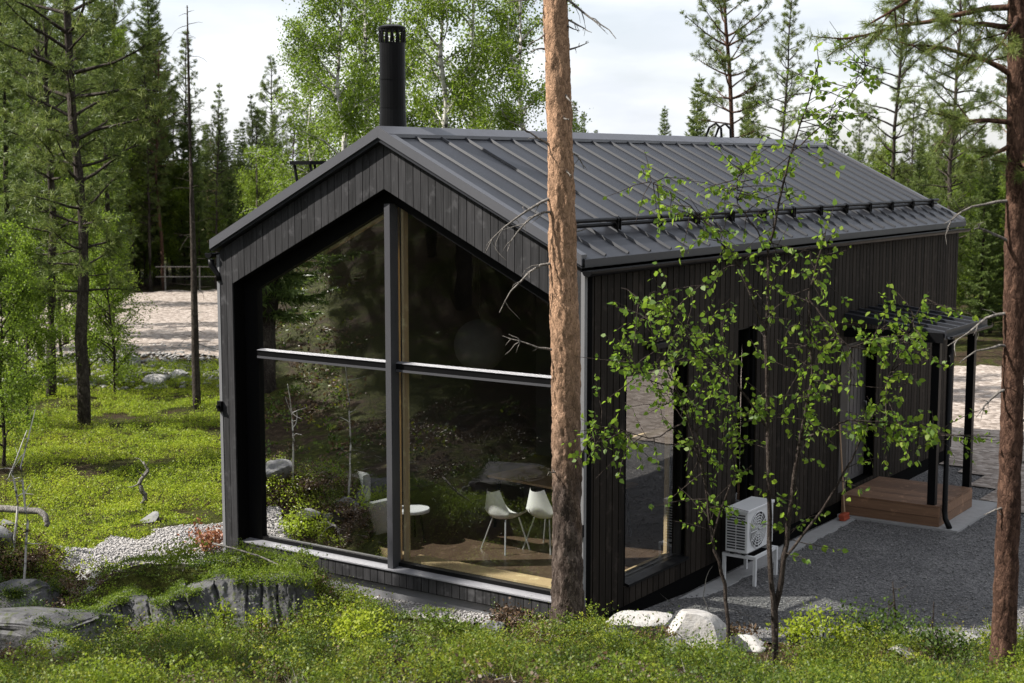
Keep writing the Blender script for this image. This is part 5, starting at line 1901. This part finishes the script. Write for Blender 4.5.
# ------------------------------------------------------------------ dead wood and small things
def wood(name, px, d, segs, label, cat, mat='dead_wood', dz=0, seed=1, twigs=0):
    """segs: list of (right, away, up, radius)"""
    r = np.random.default_rng(seed)
    x, y = seen(px, d); z = gz(x, y) + dz
    pts = [(RH[0] * a + FH[0] * b, RH[1] * a + FH[1] * b, c) for a, b, c, q in segs]
    mb = MB()
    T = np.linspace(0, len(pts) - 1, len(pts) * 4 - 3)
    A = np.array(pts); R = np.interp(T, np.arange(len(pts)), [s[3] for s in segs])
    ctrl = np.stack([np.interp(T, np.arange(len(pts)), A[:, i]) for i in range(3)], -1) + r.normal(size=(len(T), 3)) * .25 * R[:, None]
    mb.tube(ctrl, list(R), 8)
    for k in range(twigs):
        i = r.integers(len(T) // 4, len(T) - 1)
        limb(mb, ctrl[i], r.normal(size=3) + np.array([0, 0, .2]), r.uniform(.1, .35), R[i] * .4 + .003, r, 0, 3, 4, .3)
    o = mb.build(name, M[mat], None, True, loc=(x, y, z))
    return tag(o, label, cat)


def dead_spruce(px, d, H, rt, label, seed, twn=70):
    r = np.random.default_rng(seed)
    x, y = seen(px, d)
    root = empty('dead_spruce', (x, y, gz(x, y)), label=label, cat='dead tree')
    mb = MB(); tp = trunk_pts(H, r, .005)
    mb.tube(tp, [rt * (1.15 - 1.0 * max(q, 0) / H) for q in tp[:, 2]], 8)
    mb.build('trunk', M['dark_bark'], root, True)
    for k in range(twn):
        mb = MB()
        f = r.uniform(.16, 1); a = r.uniform(0, 6.28)
        limb(mb, along(tp, f * H), (math.cos(a), math.sin(a), -.2 + .5 * f), r.uniform(.25, .85) * (1.1 - .6 * f), .009, r, -.35, 4, 3, .2)
        mb.build('bare_twig', M['sapling_bark'], root, True)


dead_spruce(197, 33.3, 9.0, .085, 'bare dead spruce pole with short twigs on the grass left of the cabin', 401)
dead_spruce(259, 60, 5.8, .10, 'short dark bare pole in the forest left of the roof slope', 402, 6)

wood('dead_log', 2, 19.9, [(-.4, .1, .42, .05), (.2, 0, .44, .05), (.62, -.05, .40, .045), (.66, -.1, .22, .035)], 'grey dead log lying on the stones at the picture edge', 'log')
wood('dead_twig', 143, 23.6, [(0, 0, -.05, .05), (.03, 0, .25, .045), (-.05, 0, .45, .035), (.10, .05, .62, .025), (.02, .05, .78, .012)], 'crooked pale dead stub standing in the grass', 'stub', twigs=5, seed=5)
wood('fallen_branch', 118, 18.2, [(-.1, 0, .12, .02), (.2, 0, .14, .024), (.5, .02, .2, .016), (.7, .05, .22, .008)], 'thin fallen branch lying before the pale gravel', 'branch', twigs=3, seed=6)
wood('fallen_branch', 255, 16.8, [(-.5, .1, .35, .012), (0, .05, .22, .012), (.4, -.1, .1, .008)], 'thin dry stick slanting over the rock ledge', 'stick', seed=8)
wood('weathered_stump', 937, 14.4, [(0, 0, -.05, .055), (.01, 0, .16, .05), (.0, 0, .25, .047)], 'small weathered grey stump among the lower right shrubs', 'stump', seed=9)
wood('dead_twig', 896, 15.2, [(0, 0, -.05, .014), (-.02, 0, .4, .012), (-.05, .02, .72, .005)], 'thin upright dead twig behind the broad yellowish shrub', 'twig', 'sapling_bark', twigs=3, seed=10)
wood('dead_twig', 931, 15.2, [(0, 0, -.05, .010), (.01, 0, .3, .009), (.02, .02, .5, .004)], 'short upright dead twig beside the weathered stump', 'twig', 'sapling_bark', twigs=1, seed=12)
wood('dead_twig', 716, 15.6, [(0, 0, -.05, .012), (-.06, 0, .28, .010), (-.14, .02, .50, .006), (-.12, .02, .7, .004)], 'pale bare twig standing behind the sunlit boulder', 'twig', twigs=3, seed=11)
for px, d, hh, lb in ((22, 17.6, 2.3, 'thin pale birch stem nearest the left picture edge'), (12, 18.4, 1.6, 'second thin bare stem close to the left picture edge')):
    wood('bare_stem', px, d, [(0, 0, -.1, .016), (.10, 0, hh * .4, .014), (.05, 0, hh * .7, .011), (.22, .1, hh, .005)], lb, 'stem', 'birch_bark', twigs=7, seed=int(px))

# rail fence beyond the road
x, y = seen(200, 64.3); t = empty('rail_fence', (x, y, gz(x, y)), YAW, label='pale two rail wooden fence at the far side of the sandy road', cat='fence')
for k in (-1, 0, 1):
    mb = MB(); mb.box((k * 1.5 - .03, -.03, -.1), (k * 1.5 + .03, .03, 1.02)); mb.build('post', M['dead_wood'], t)
for zz in (.55, .98):
    mb = MB(); mb.box((-1.9, -.056, zz - .022), (1.9, -.032, zz + .022)); mb.build('rail', M['dead_wood'], t)
